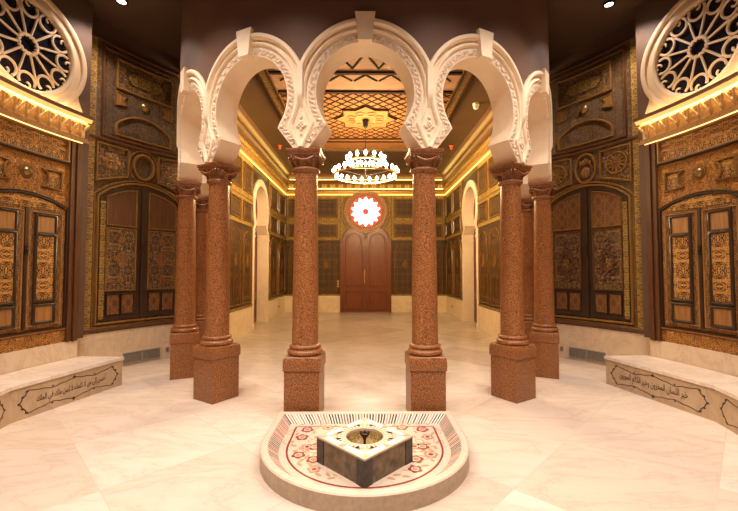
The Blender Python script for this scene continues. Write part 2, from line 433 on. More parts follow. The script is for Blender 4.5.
# ------------------------------------------------------------------ columns
MB_ = MB
def build_column():
    t = thing('granite_column', (0, 0, 0), 'x', 'column')
    zc = lambda z: z + EA
    WK = lambda u, z, w: (u*KA, z*KA, w*KA)
    def MB(): return MB_(WK)
    p = MB()
    def sq(h, z): return [(-h, -h, z), (h, -h, z), (h, h, z), (-h, h, z)]
    def stack(mb, prof):
        ids = mb.gridf([sq(h, z) for h, z in prof], closed_j=True); mb.face(*ids[0]); mb.face(*reversed(ids[-1]))
    stack(p, [(17.0, 0), (17.0, 45.6), (16.6, 46.6)]); ped = p.build('pedestal', M['granite'], t)
    q = MB(); stack(q, [(16.6, 45.6), (18.1, 47), (18.1, 55.5), (17.4, 59), (16.5, 59.8)]); q.build('pedestal_cap', M['granite'], ped)
    b = MB(); g = 9.8
    pr = [(15.5, 50+g)] + [(15.3 + 2.2*cos(a), 52.9+g + 2.6*sin(a)) for a in [rad(x) for x in range(-80, 91, 20)]]
    pr += [(15.0, 55.8+g), (14.6, 56.4+g)] + [(14.0 + 1.7*cos(a), 58.3+g + 1.8*sin(a)) for a in [rad(x) for x in range(-80, 91, 20)]] + [(13.2, 60.4+g), (13.0, 62+g)]
    b.lathe(pr, n=40); b.build('base', M['granite'], t, True)
    s = MB(); s.lathe([(13.1 - 2.1*(k/12)**1.4, 71 + (zc(100)-71)*k/12) for k in range(13)], n=40); s.build('shaft', M['granite'], t, True)
    cpt = MB(); z0 = zc(98.6)
    pr = [(11, -1)] + [(11.3 + 2.5*cos(a), 2.3 + 2.4*sin(a)) for a in [rad(x) for x in range(-80, 91, 20)]]
    pr += [(10.9, 5.0), (11.2, 7), (12.4, 11), (14.6, 14), (15.4, 15)]
    cpt.lathe(pr, (0, 0, z0), n=40)
    cap = cpt.build('capital', M['granite'], t, True)
    lf = MB()
    for k in range(8):
        a0 = k*pi/4; big = k % 2
        rows = []
        for i in range(7):
            v = i/6; hw = (2.9 if big else 3.3)*sin(pi*min(1, .25+.62*v))*(1 if v < .9 else .6)
            r = 12.4 + 3.0*v + 2.2*max(0, v-.6)**1.0*(2.2 if big else 1.2); z = z0 + 4.8 + 9.4*v - (2.2*(v-.8)*5*.5 if v > .8 else 0)
            rows.append([((r + (.9 if j == 0 else -abs(j)*.3))*cos(a0) - j*hw*.5*sin(a0), (r + (.9 if j == 0 else -abs(j)*.3))*sin(a0) + j*hw*.5*cos(a0), z) for j in (-2, -1, 0, 1, 2)])
        lf.gridf(rows)
        lf.gridf([[(x*.93, y*.93, z) for x, y, z in r] for r in rows])
    lf.build('acanthus_leaf', M['granite'], cap, True)
    vo = MB()
    for k in range(4):
        a0 = pi/4 + k*pi/2
        for sgn in (-1, 1):
            path = []
            for i in range(22):
                th = i/21*2*pi*1.35; rr = 2.6*(1 - i/25)
                d = 17.4 + rr*cos(th)*.75; zz = z0 + 12.6 + rr*sin(th)
                path.append((d*cos(a0) - sgn*1.5*sin(a0), d*sin(a0) + sgn*1.5*cos(a0), zz))
            vo.tube3(path, [.95 - .02*i for i in range(22)], 6)
    for k in range(4):                                     # garlands between the volutes
        a0 = k*pi/2
        path = []
        for i in range(13):
            y = -10 + 20*i/12; path.append((15.6*cos(a0) - y*sin(a0), 15.6*sin(a0) + y*cos(a0), z0 + 13.2 - 3.2*cos(pi*y/20)))
        vo.tube3(path, 1.15, 6)
    vo.build('volute', M['granite'], cap, True)
    ab = MB()
    def asq(h, z, cc=.0):
        out = []
        for k in range(4):
            for i in range(8):
                y = -h + 2*h*i/8; x = h - cc*cos(pi*y/(2*h)); a0 = k*pi/2
                out.append((x*cos(a0) - y*sin(a0), x*sin(a0) + y*cos(a0), z))
        return out
    ids = ab.gridf([asq(14.2, z0+14.4, .8), asq(15.8, z0+15.6, .9), asq(16.3, z0+16.8, .9), asq(15.4, z0+17.2, .9), asq(16.9, z0+18.8, .9), asq(17.4, z0+20.0, .9), asq(17.4, z0+21.4, .9)], closed_j=True)
    ab.face(*ids[0]); ab.face(*reversed(ids[-1])); ab.build('abacus', M['granite'], t)
    return t
col0 = build_column()
CL = {1: 'red granite column standing just %s of the fountain, carrying the tall middle arch',
      2: 'second red granite column %s of the middle arch, its pedestal turned corner forward',
      3: 'third red granite column %s of the middle arch, before the dark carved cupboard',
      4: 'red granite column at the arcade end on the %s, half hidden behind two others'}
ROT = {1: 2, 2: 33, 3: 64, 4: 78}
first = True
for sx, sd in ((-1, 'left'), (1, 'right')):
    for k in (1, 2, 3, 4):
        th = rad(PITCH*(k - .5)); r = 269.5 if k < 3 else 274.5
        c = col0 if first else copy_tree(col0); first = False
        c.location = (sx*r*sin(th)*S*KA, (DC - r*cos(th))*S*KA, 0)
        c.rotation_euler = (0, 0, rad(sx*ROT[k]))
        tag(c, CL[k] % sd, 'column', 'granite columns of the arcade', 'thing')

# ------------------------------------------------------------------ horseshoe arches
TIP = (38.0, 143.0); BOT = (56.0, ZB)
def arch_curves(Rin, tip, bot, zc, halfw, Rout, n=44, top_w=None):
    aT = math.degrees(atan2(tip[1]-zc, tip[0]))
    P = []; Q = []
    def outer(a):
        ca, sa = cos(rad(a)), sin(rad(a))
        t = Rout
        if abs(ca) > 1e-6:
            tl = halfw/abs(ca)
            if tl < t or sa < 0: t = tl
        return (t*ca, zc + t*sa)
    qT = outer(aT); qz = max(qT[1], bot[1] + 3)
    m = 6
    for i in range(m):
        k = i/m
        P.append((bot[0] + (tip[0]-bot[0])*k, bot[1] + (tip[1]-bot[1])*k)); Q.append((halfw, bot[1] + (qz-bot[1])*k))
    for i in range(n+1):
        a = aT + (180-2*aT)*i/n
        P.append((Rin*cos(rad(a)), zc + Rin*sin(rad(a))) if 0 < i < n else (tip[0]*(1 if i == 0 else -1), tip[1]))
        q = outer(a); Q.append((q[0], max(q[1], qz)) if abs(q[0]) > halfw*.98 else q)
    for i in range(m-1, -1, -1):
        k = i/m
        P.append((-(bot[0] + (tip[0]-bot[0])*k), bot[1] + (tip[1]-bot[1])*k)); Q.append((-halfw, bot[1] + (qz-bot[1])*k))
    return P, Q
AP, AQ = arch_curves(RI, TIP, BOT, ZC, HALF-.12, RO)
def flower(mb, cu, cz, w, r, n=4, h=1.0, rot=0):
    for k in range(n):
        a = rot + 2*pi*k/n
        mb.dome(cu + r*.55*cos(a), cz + r*.55*sin(a), w, r*.36, r*.36, h, 8, 3)
    mb.dome(cu, cz, w, r*.26, r*.26, h*1.3, 8, 3)
ARCHL = ['tall cream horseshoe arch in the middle, directly above the fountain and facing forward',
         'cream horseshoe arch next to the middle one on the %s, showing its wide soffit',
         'narrow-looking cream horseshoe arch turned sideways at the %s edge of the brown drum',
         'cream horseshoe arch at the far %s end of the arcade, mostly hidden by others']
for k in range(-3, 4):
    sd = 'left' if k < 0 else 'right'; W = drum(k*PITCH)
    lb = ARCHL[abs(k)]
    lb = lb % sd if '%' in lb else lb
    o = W(0, ZB, -DT/2)
    t = thing('horseshoe_arch', o, lb, 'arch', 'horseshoe arches of the arcade')
    b = MB(W); b.strip(AP, AQ, -DT, 1.2); b.build('arch_body', M['plaster'], t, True)
    # floral band: real relief along the intrados
    path = AP[1:-1]; L = [0]
    for p, q in zip(path, path[1:]): L.append(L[-1] + math.hypot(q[0]-p[0], q[1]-p[1]))
    dense = []; st = 1.25; j = 0; s_ = 0
    while s_ < L[-1]:
        while L[j+1] < s_: j += 1
        f_ = (s_-L[j])/(L[j+1]-L[j]); dense.append((path[j][0]+(path[j+1][0]-path[j][0])*f_, path[j][1]+(path[j+1][1]-path[j][1])*f_)); s_ += st
    fb = MB(W); rows = []
    for i, p in enumerate(dense):
        a, b_ = dense[max(0, i-1)], dense[min(len(dense)-1, i+1)]
        dx, dz = b_[0]-a[0], b_[1]-a[1]; l = math.hypot(dx, dz); nx, nz = dz/l, -dx/l      # outward from the opening
        r_ = []
        for q in range(9):
            v = q/8; s_ = i*st
            ph = 2*pi*s_/9.0
            stem = math.exp(-((v - .5 - .26*sin(ph))/.10)**2)
            leaf = max(0, sin(2*ph + 5.2*v))*max(0, sin(pi*v))*.9
            h = 1.3 + 1.5*max(stem, leaf)
            if q in (0, 8): h = 1.2
            r_.append((p[0] + nx*(.6 + 7.2*v), p[1] + nz*(.6 + 7.2*v), h))
        rows.append([x if abs(x[0]) < HALF-.2 else (math.copysign(HALF-.2, x[0]), x[1], x[2]) for x in r_])
    fb.gridf(rows); fb.build('floral_band', M['relief'], t)
    def rollpath(rho, stop, kink):
        pts = arc(0, ZC, rho, stop, 180-stop, 60)
        if kink: pts = [(HALF-1.0, ZB+1.5)] + pts + [(-HALF+1.0, ZB+1.5)]
        return [(max(-HALF+1.1, min(HALF-1.1, u)), z) for u, z in pts]
    rl = MB(W); rl.sweep(rollpath(60.5, -30, True), [(2.0, 1.0), (1.8, 3.0), (.5, 4.0), (-.8, 3.6), (-2.0, 2.2), (-2.2, 1.0)], prof_closed=True)
    rl.build('inner_molding', M['plaster'], t, True)
    rl = MB(W)
    pth = [(max(-HALF+1.6, min(HALF-1.6, u)), z, -6.0*max(0, min(1, (172 - z)/14))) for u, z in arc(0, ZC, 67.6, -13, 193, 80)]
    rl.sweep(pth, [(2.6, .8), (2.5, 3.8), (1.2, 5.8), (-1.2, 6.2), (-2.6, 5.4), (-3.0, 3.4), (-3.1, .8)], prof_closed=True)
    rl.build('outer_molding', M['plaster'], t, True)
    ks = MB(W)
    ks.strip([(6.6, 221.5), (7.6, 232), (9.6, 249.5)], [(-6.6, 221.5), (-7.6, 232), (-9.6, 249.5)], -1, 8)
    ks.build('keystone', M['plaster'], t)
    if k < 3:                                              # carved lozenge flower over the column on the far side of each arch
        ro = MB(W); cu, cz = HALF, 142.5
        flower(ro, cu, cz, 1.0, 6.4, 4, 1.7, pi/2); flower(ro, cu, cz, 1.0, 4.2, 4, 2.0, pi/4)
        dome = ro.dome(cu, cz+8.5, 1.0, 1.8, 2.6, 1.4, 8, 3); ro.dome(cu, cz-8.0, 1.0, 1.7, 2.6, 1.4, 8, 3)
        ro.build('lozenge_flower', M['relief'], t, True)

# ------------------------------------------------------------------ bay A: amber carved cupboard front under the round window
def bayA(sx):
    sd = 'left' if sx < 0 else 'right'
    W = rot_wall(sx, 355, 8.5)
    t = thing('carved_cupboard', W(0, -81, -10), 'amber carved wooden cupboard front built in under the round window on the %s' % sd, 'cupboard', 'carved cupboard fronts')
    b = MB(W); b.box(-57, 57, -81, 151.5, -6.5, 0); b.build('backboard', M['woodA'], t, True)
    p = MB(W)
    for s in (-1, 1):
        p.box(s*46.5, s*51.2, -81, 151.5, 0, 3.2); p.box(s*52.2, s*57.4, -81, 151.5, 0, 4.6)
    p.build('pilaster', M['brownwood'], t, True)
    fr = MB(W); R_ = rect(-42, 42, 125.5, 147.5, 10)
    fr.box(-41, 41, 126, 147, 0, 1.0); fp = fr.build('frieze_panel', M['woodApanel'], t, True)
    fm = MB(W); fm.molding(R_, 0, -3.0, .2, 3.4, True); fm.build('frieze_molding', M['amber'], fp, True)
    ar = MB(W)                                             # long foliate relief in the frieze
    for i in range(11):
        u = -30 + 6*i; ar.dome(u, 136.5 + 1.2*sin(i*1.7), .9, 3.3, 4.6 - .25*abs(i-5), .35, 10, 3)
    ar.build('foliate_relief', M['woodA'], fp, True)
    db = MB(W); db.molding([(-44 + 88*i/12, 121.5) for i in range(13)], 0, 3.0, .2, 4.0); db.build('frieze_shadow_rail', M['dark'], fp, True)  # lower rail in near-black wood, drawing the shadow line under the frieze
    bo = MB(W); bo.lathe([(0, 0)], cap=False) if False else None
    bo.dome(0, 103, 1, 5.8, 5.8, 5.0, 20, 6); bo.roll([(6.2*cos(2*pi*k/20), 103+6.2*sin(2*pi*k/20)) for k in range(20)], 0, .9, .8, True)
    bo.build('boss', M['antique'], t, True)
    for s in (-1, 1):
        lz = MB(W); cu, cz = s*28, 100.0
        def loz(h):
            # panel with concave inner side, as in the photo
            p_ = []
            for i in range(9):
                a = -pi/2 + pi*i/8; p_.append((cu - s*(h*.95) + s*h*.42*cos(a), cz + h*sin(a)))
            out = p_ + [(cu + s*h*.9, cz + h*1.05), (cu + s*h*.9, cz - h*1.05)]
            return out
        lz.poly(loz(8.0), 0, .8); lo = lz.build('corner_panel', M['woodApanel'], t)
        lm = MB(W); lm.molding(loz(8.8), 0, 1.9 if s > 0 else -1.9, .2, 2.8, True); lm.build('corner_molding', M['edgewood'], lo, True)
    # arched door opening
    dp = archpath(-43, 43, -63, 68, 79)
    dm = MB(W); dm.molding(dp, 0, -2.2, -.2, 2.6, True); dm.molding(dp, -2.6, -4.0, -.2, 1.6, True); dm.build('door_arch', M['dark'], t, True)
    top = seg_top(0, 43, 68, 79)
    tp = MB(W); us = [-42 + 84*i/16 for i in range(17)]
    tp.strip([(u, 66) for u in us], [(u, top(u)-.6) for u in us], 0, .9); tp.build('tympanum', M['woodApanel'], t, True)
    for s in (-1, 1):
        d = MB(W); d.box(s*.6, s*40.5, -61, 65, 0, 2.2); dr = d.build('door', M['woodAdoor'], t, True)
        for (z0, z1, mt) in ((41, 58, 'amber'), (-31, 37, 'woodApanel'), (-54, -38, 'amber')):
            a, b_ = sorted((s*11.5, s*30))
            pn = MB(W); pn.box(a, b_, z0, z1, 2.2, 3.0); po = pn.build('door_panel', M[mt], dr, True)
            pm = MB(W); rp = rect(a, b_, z0, z1, 4); pm.molding(rp, .4, -3.0, 2.0, 4.2, True); pm.build('panel_molding', M['dark'], dr, True)
        e = MB(W); a, b_ = sorted((s*2.5, s*38.5)); e.molding(rect(a, b_, -58.5, 62.5, 5), 0, 1.2, 2.0, 3.2, True); e.build('door_border', M['amber'], dr, True)
    kn = MB(W); kn.box(-1.4, 1.4, -60, 65, 2.2, 3.4); kn.build('meeting_stile', M['dark'], t, True)
    kn = MB(W); kn.box(-1.6, 1.6, 16, 26, 3.4, 4.4); kn.dome(0, 21, 4.4, 1.4, 1.4, 2.2, 10, 4); kn.build('lock', M['bronze'], t, True)
    fo = MB(W); fo.molding([(-46 + 92*i/12, -64.5) for i in range(13)], 0, -2.2, 0, 2.2); fo.build('bottom_rail', M['amber'], t, True)
    # cornice over it, with its light strip
    c = thing('lit_cornice', W(0, 152, 0), 'gilded bracketed cornice with a glowing strip below the round window on the %s' % sd, 'cornice', 'lit cornices')
    x = MB(W); x.box(-61, 61, 151.5, 155.5, -6, 7.5, 6); x.box(-61.6, 61.6, 149.8, 152.6, -6, 9); x.build('bottom_band', M['amber'], c, True)
    x = MB(W); x.box(-56, 56, 149.0, 149.8, 5.6, 6.8, 6); l = x.build('light_strip', M['ledfill'], c); tag(l, 'added warm fill strip')  # strip added to light the wood below and draw a bright line
    x = MB(W); x.box(-60, 60, 155.5, 171.5, -6, 4.0, 6); x.build('frieze', M['gilt'], c, True)
    for i in range(10):
        u = -54 + 12*i; g = MB(W)
        rows = []
        for j in range(6):
            v = j/5; z = 156.5 + 14.5*v; hw = 1.2 + 2.6*v**1.4; ww = 5.0 + 5.5*v**1.3
            rows.append([(u-hw, z, 4.4), (u-hw*.8, z, ww-1.5), (u-.5, z, ww), (u, z, ww-.9), (u+.5, z, ww), (u+hw*.8, z, ww-1.5), (u+hw, z, 4.4)])
        ids = g.gridf(rows); g.face(*ids[-1]); g.face(*reversed(ids[0]))
        [g.tube3([(u + s_*1.0, 161, 6.4), (u + s_*2.6, 165, 8.2), (u + s_*4.2, 169, 10.4), (u + s_*5.4, 171.2, 11.6)], [1.0, 1.5, 1.6, .7], 6) for s_ in (-1, 1)]
        g.dome(u, 162, 6.4, 2.0, 3.6, 2.4, 8, 3)
        g.build('bracket', M['gilt'], c, True)
    x = MB(W); x.box(-61.5, 61.5, 171.5, 177.2, -6, 6.5, 6); x.build('bed_molding', M['gold'], c, True)
    x = MB(W); x.box(-62, 62, 177.2, 181, -6, 17, 6); x.build('top_slab', M['brownwood'], c, True)
    x = MB(W); x.box(-60.5, 60.5, 176.0, 177.15, 8.5, 10.5, 6); l = x.build('light_strip', M['led'], c); tag(l, 'added warm fill strip')
    x = MB(W); x.sweep([(-61 + 122*i/20, 173.6) for i in range(21)], [(0, 13.0), (0, 12.2), (3.5, 14.6), (3.5, 15.6)], prof_closed=True); l = x.build('lit_molding_strip', M['litmolding'], c); tag(l, 'gold molding strip with painted glow')  # no lamp: gold molding given a glow as if lit by the strip
    x = MB(W); x.box(-58, 58, 181.1, 182.0, 6.5, 7.5, 6); l = x.build('light_strip', M['led'], c); tag(l, 'added warm fill strip')
    return t
for sx in (-1, 1): bayA(sx)

# ------------------------------------------------------------------ round windows
def rose(sx, idx):
    sd = 'left' if sx < 0 else 'right'
    W = rot_wall(sx, 358, 8.6); zc = 238.0
    t = tag(empty('window_%d' % idx, W(0, 181, 0)), 'round window with cream spoked tracery above the lit cornice on the %s' % sd, None, None, 'structure')
    g = MB(W); g.star((0, zc), [(50*cos(2*pi*k/48), zc + 50*sin(2*pi*k/48)) for k in range(48)], -3.5, -2.4); g.build('window_pane', M['glass'], t)
    fr = MB(W); circ = [(cos(2*pi*k/64), sin(2*pi*k/64)) for k in range(64)]
    P = [(46*x, zc + 46*y) for x, y in circ]
    fr.sweep(P, [(0, -2.4), (0, 1.0), (-2, 2.6), (-4, 2.6), (-5, 1.4), (-11, 1.4), (-12, 3.2), (-15, 4.2), (-17, 3.4), (-17.4, -4)], True)
    fr.build('window_frame', M['rosecream'], t, True)
    fl = MB(W)
    for s in (-1, 1):                                      # spreading foot of the frame
        zz = [181, 188, 195, 201, 207, 213]
        fl.strip([(s*x, z) for x, z in zip((62, 60.5, 58, 55.5, 54.6, 57), zz)], [(s*x, z) for x, z in zip((30, 30, 33, 38, 42, 46), zz)], -4, 1.4)
    fl.strip([(-31, 181), (0, 181), (31, 181)], [(-31, 192), (0, 191), (31, 192)], -4, 1.3)
    fl.build('frame_foot', M['rosecream'], t, True)
    tr = MB(W); w = -.6
    hub = [(9.5*cos(2*pi*k/48)*(1+.08*cos(12*2*pi*k/48)), zc + 9.5*sin(2*pi*k/48)*(1+.08*cos(12*2*pi*k/48))) for k in range(48)]
    tr.roll(hub, 0, 1.5, w, True, 6)
    for k in range(12):
        a = 2*pi*(k+.5)/12
        tr.roll([(r*cos(a), zc + r*sin(a)) for r in (10, 17, 24, 31, 34.5)], 0, 1.25, w, n=6)
        a = 2*pi*k/12; rc, rr = 39.0, 8.6
        lp = []
        for i in range(17):
            b = a + pi + rad(-118 + 236*i/16); lp.append((rc*cos(a) + rr*cos(b), zc + rc*sin(a) + rr*sin(b)))
        tr.roll(lp, 0, 1.45, w, n=6)
        for s in (1,):                                      # curled tip inside each loop
            hk = []
            for i in range(9):
                b = rad(-60 + 250*i/8); x, y = rc + 4.6 + 2.8*cos(b), s*(.6 + 2.8*sin(b))
                hk.append((x*cos(a) - y*sin(a), zc + x*sin(a) + y*cos(a)))
            tr.roll(hk, 0, 1.15, w, n=5)
    tr.build('tracery', M['rosecream'], t, True)
rose(-1, 1); rose(1, 2)

# ------------------------------------------------------------------ bay B: dark carved double cupboard beside the arcade
def bayB(sx):
    sd = 'left' if sx < 0 else 'right'
    W = rot_wall(sx, 384, 33)
    lab = ('tall dark carved wood panelling with lozenge medallions on its double doors, beside the arcade' if sx < 0 else
           'tall dark carved wood panelling with wreath medallions and orange upper door panels, beside the arcade')
    t = thing('carved_panelling', W(0, -81, 0), lab, 'wall panelling', 'dark carved panellings')
    b = MB(W); b.box(-84, 68, -81, 308, -2, 1.2); b.build('backboard', M['woodB'], t, True)
    st = MB(W); st.box(-80, -65, -81, 172, 1.2, 2.4); st.box(-80, -65, 176, 306, 1.2, 2.4); st.build('carved_stile', M['woodBgold'], t, True)
    pth = lambda z, a=-84, b_=68: [(a + (b_-a)*i/16, z) for i in range(17)]
    for z_, h_ in ((172, 4), (-80, 6), (304, 3)):
        m_ = MB(W); m_.molding(pth(z_), 0, h_, 1, 3.8); m_.build('rail_molding', M['brownwood'], t, True)
    # arched double door
    A = archpath(-58, 58, -68, 97, 121)
    am = MB(W); am.molding(A, 0, -3.4, .8, 5.0, True); am.molding(A, -4.4, -6.4, .8, 3.2, True); am.build('door_arch', M['edgewood'], t, True)
    ab = MB(W); AA = archpath(-66, 66, -72, 100, 128); ab.molding(AA[7:], 0, 1.6, .8, 2.6); ab.build('arch_border', M['woodBgold'], t, True)
    top = seg_top(0, 58, 97, 121)
    for s in (-1, 1):
        us = [s*(.8 + 56*i/10) for i in range(11)]
        d = MB(W); d.strip([(u, -66) for u in us], [(u, top(u) - 1) for u in us], 1.0, 2.6); dr = d.build('door', M['dark'], t, True)
        ti = seg_top(0, 58, 88, 112)
        us2 = [s*(10 + 37*i/8) for i in range(9)]
        # top arched panel
        pa = [(u, 62) for u in us2]; pb = [(u, ti(u)) for u in us2]
        p = MB(W); p.strip(pa, pb, 2.6, 3.4); p.build('upper_panel', M['woodBred' if sx > 0 else 'brownwood'], dr, True)
        loop = pa + pb[::-1]
        mm = MB(W); mm.molding(loop, 0, 2.0 if s < 0 else -2.0, 2.4, 4.6, True); mm.build('panel_molding', M['edgewood'], dr, True)
        a, b_ = sorted((s*10, s*47))
        p = MB(W); p.box(a, b_, -26, 56, 2.6, 3.4); cp = p.build('middle_panel', M['woodBpanel'], dr, True)
        mm = MB(W); mm.molding(rect(a, b_, -26, 56, 5), 0, -2.0, 2.4, 4.4, True); mm.build('panel_molding', M['edgewood' if sx < 0 else 'brownwood'], dr, True)
        cu = s*28.5; md = MB(W)
        if sx < 0:
            def dia(z, h): return [(cu - h, z), (cu, z - h*1.1), (cu + h, z), (cu, z + h*1.1)]
            md.poly(dia(15, 11), 3.4, 4.4); md.poly(dia(42, 6), 3.4, 4.2); md.poly(dia(-13, 6), 3.4, 4.2)
            md.build('lozenge', M['amber' if False else 'woodBred'], cp)
        else:
            md.roll([(cu + (9 + 1.3*cos(8*2*pi*k/48))*cos(2*pi*k/48), 12 + (13 + 1.3*cos(8*2*pi*k/48))*sin(2*pi*k/48)) for k in range(48)], 0, 1.7, 4.0, True, 6)
            for k in range(14):
                aa = 2*pi*k/14; md.dome(cu + 12.5*cos(aa), 12 + 18*sin(aa), 3.4, 2.5, 2.8, 1.8, 8, 3)
            for x_, z_, r_ in ((0, 36, 4), (-4, 32, 2.6), (4, 32, 2.6), (0, -10, 3.4), (-7, -12, 3), (7, -12, 3), (-3, 41, 1.8), (3, 41, 1.8), (0, 43.5, 2)): md.dome(cu + x_, z_, 3.4, r_, r_, 2.2, 8, 3)
            md.build('wreath', M['brownwood'], cp, True)
        for q in (0, 1):
            a, b_ = sorted((s*(11 + 19*q), s*(26 + 19*q)))
            p = MB(W); p.box(a, b_, -58, -33, 2.6, 3.6); p.build('lower_panel', M['woodBred'], dr, True)
            mm = MB(W); mm.molding(rect(a, b_, -58, -33, 3), 0, -1.6, 2.4, 4.2, True); mm.build('panel_molding', M['dark'], dr, True)
        e = MB(W); a, b_ = sorted((s*49.5, s*56)); e.box(a, b_, -64, 92, 2.6, 3.2); e.build('door_stile', M['woodBgold'], dr, True)
    ms = MB(W); ms.box(-2, 2, -66, 119, 2.4, 4.4); ms.build('meeting_stile', M['dark'], t, True)
    ms = MB(W); ms.dome(0, 22, 4.4, 1.5, 1.5, 2.0, 10, 4); ms.box(-1.2, 1.2, 26, 36, 4.4, 5.2); ms.build('lock', M['bronze'], t, True)
    # relief band over the door
    for s in (-1, 1):
        us = [s*(23 + 38*i/8) for i in range(9)]
        lo = [131 - 11*(i/8)**1.2 for i in range(9)]
        u_in = 23
        pa = list(zip(us, lo)); pb = [(u, 166) for u in us]
        p = MB(W); p.strip(pa, pb, 1.2, 2.0); po = p.build('spandrel_panel', M['woodBpanel'], t, True)
        mm = MB(W); mm.molding(pa + pb[::-1], 0, 3.0 if s < 0 else -3.0, 1.0, 4.6, True); mm.build('spandrel_molding', M['edgewood'], po, True)
        fl = MB(W)
        if sx < 0:
            flower(fl, s*43, 146, 1.8, 14, 6, 2.2); flower(fl, s*43, 146, 1.8, 8, 5, 2.8, .4)
        else:
            for k in range(12):
                a = 2*pi*k/12
                pl = [(s*43 + r*cos(a) , 147 + r*sin(a)) for r in (3, 7, 12)]
                fl.roll(pl, 0, 1.5, 2.4, n=6)
            fl.roll([(s*43 + 14*cos(2*pi*k/32), 147 + 14*sin(2*pi*k/32)) for k in range(32)], 0, 1.5, 2.2, True, 6)
            fl.dome(s*43, 147, 2, 3.2, 3.2, 3, 10, 4)
        fl.build('rosette', M['edgewood'], po, True)
    ov = MB(W); ell = lambda a, b_: [(a*cos(2*pi*k/40), 148 + b_*sin(2*pi*k/40)) for k in range(40)]
    if sx < 0:
        ov.molding(ell(13.5, 17), 1.8, -2.8, 1, 5.5, True); ov.molding(ell(19.5, 23), .5, -1.5, 1, 3.2, True)
    else:
        ov.molding(ell(14, 21), 1.5, -2.2, 1, 4.2, True); ov.dome(0, 142, 1.5, 7, 8, 2.5)
        for i in range(5): ov.dome(-7 + 3.5*i, 159 - abs(i-2)*1.5, 1.5, 1.5, 5, 2.4, 8, 3)
    ov.build('oval_medallion', M['edgewood'], t, True)
    # upper tier
    up = MB(W); up.molding(rect(-58, 58, 178, 300, 10), 0, 3.5, 1, 3.6, True); up.build('upper_frame', M['brownwood'], t, True)
    p = MB(W); p.box(-40, 40, 249, 292, 1.2, 2.0); po = p.build('tall_panel', M['woodBpanel'], t, True)
    mm = MB(W); mm.molding(rect(-40, 40, 249, 292, 8), 0, 3.4, 1, 4.4, True); mm.build('tall_molding', M['edgewood'], po, True)
    mm = MB(W); lz_ = [(-26, 270), (-18, 262), (18, 262), (26, 270), (18, 278), (-18, 278)]; mm.poly(lz_, 2, 2.8); mm.molding(lz_, 0, 1.4, 2, 3.8, True); mm.build('lozenge_relief', M['woodBgold'], po, True)
    bo = MB(W); bo.dome(0, 236, 1.2, 6.5, 6.5, 5.5, 18, 6); bo.build('boss', M['antique'], t, True)
    for s in (-1, 1):
        q = MB(W); pl = [(s*22, 236), (s*38, 246), (s*38, 226)]
        pl = [(s*24, 243), (s*29, 236), (s*24, 229), (s*40, 225), (s*40, 246)]
        q.poly(pl, 1.2, 2.4); q.molding(pl, 0, -1.6 if s < 0 else 1.6, 1.2, 3.8, True); q.build('corner_panel', M['edgewood'], t)
    ap = MB(W); X = archpath(-40, 40, 184, 200, 220); ap.molding(X, 0, 3.2, 1, 4.4, True); ap.build('arched_molding', M['edgewood'], t, True)
    return t
for sx in (-1, 1): bayB(sx)

# ------------------------------------------------------------------ benches with engraved inscriptions
FORMS = {'ا': '\uFE8D\uFE8E', 'أ': '\uFE83\uFE84', 'إ': '\uFE87\uFE88', 'ب': '\uFE8F\uFE90\uFE91\uFE92', 'ت': '\uFE95\uFE96\uFE97\uFE98', 'ج': '\uFE9D\uFE9E\uFE9F\uFEA0', 'ح': '\uFEA1\uFEA2\uFEA3\uFEA4',
         'خ': '\uFEA5\uFEA6\uFEA7\uFEA8', 'د': '\uFEA9\uFEAA', 'ذ': '\uFEAB\uFEAC', 'ر': '\uFEAD\uFEAE', 'ز': '\uFEAF\uFEB0', 'س': '\uFEB1\uFEB2\uFEB3\uFEB4', 'ص': '\uFEB9\uFEBA\uFEBB\uFEBC', 'ط': '\uFEC1\uFEC2\uFEC3\uFEC4', 'ع': '\uFEC9\uFECA\uFECB\uFECC',
         'ف': '\uFED1\uFED2\uFED3\uFED4', 'ق': '\uFED5\uFED6\uFED7\uFED8', 'ك': '\uFED9\uFEDA\uFEDB\uFEDC', 'ل': '\uFEDD\uFEDE\uFEDF\uFEE0', 'م': '\uFEE1\uFEE2\uFEE3\uFEE4', 'ن': '\uFEE5\uFEE6\uFEE7\uFEE8', 'ه': '\uFEE9\uFEEA\uFEEB\uFEEC',
         'و': '\uFEED\uFEEE', 'ى': '\uFEEF\uFEF0', 'ي': '\uFEF1\uFEF2\uFEF3\uFEF4', 'لا': '\uFEFB\uFEFC'}
def shape(txt):
    out = []; words = []
    for wd in txt.split(' '):
        lets = []; i = 0
        while i < len(wd):
            if wd[i:i+2] == 'لا': lets.append('لا'); i += 2
            else: lets.append(wd[i]); i += 1
        r = ''
        for i, ch in enumerate(lets):
            prev = i > 0 and (len(FORMS[lets[i-1]]) == 4 or lets[i-1] == '\u0640'); F = FORMS[ch]; nxt = i < len(lets)-1 and len(F) == 4
            r += F[(1 if prev else 0)] if not nxt else F[3 if prev else 2]
        words.append(r[::-1])
    return ' '.join(words[::-1])
def text_mesh(txt, width, height, mb, x0, zc, w0, w1, slant=0.0):
    cu = bpy.data.curves.new('lettering', 'FONT'); cu.body = shape(txt); cu.resolution_u = 3; cu.offset = .012
    o = bpy.data.objects.new('lettering', cu); col.objects.link(o)
    dg = bpy.context.evaluated_depsgraph_get(); dg.update(); me = o.evaluated_get(dg).to_mesh()
    vs = [v.co.copy() for v in me.vertices]; fs = [tuple(p.vertices) for p in me.polygons]
    bpy.data.objects.remove(o); bpy.data.curves.remove(cu)
    xa = min(v.x for v in vs); xb = max(v.x for v in vs); ya = min(v.y for v in vs); yb = max(v.y for v in vs)
    base = len(mb.v)
    for v in vs: mb.v.append((x0 + (v.x-xa)/(xb-xa)*width, zc + ((v.y-ya)/(yb-ya) - .5)*height, w1))
    for f in fs: mb.f.append(tuple(base + k for k in f))
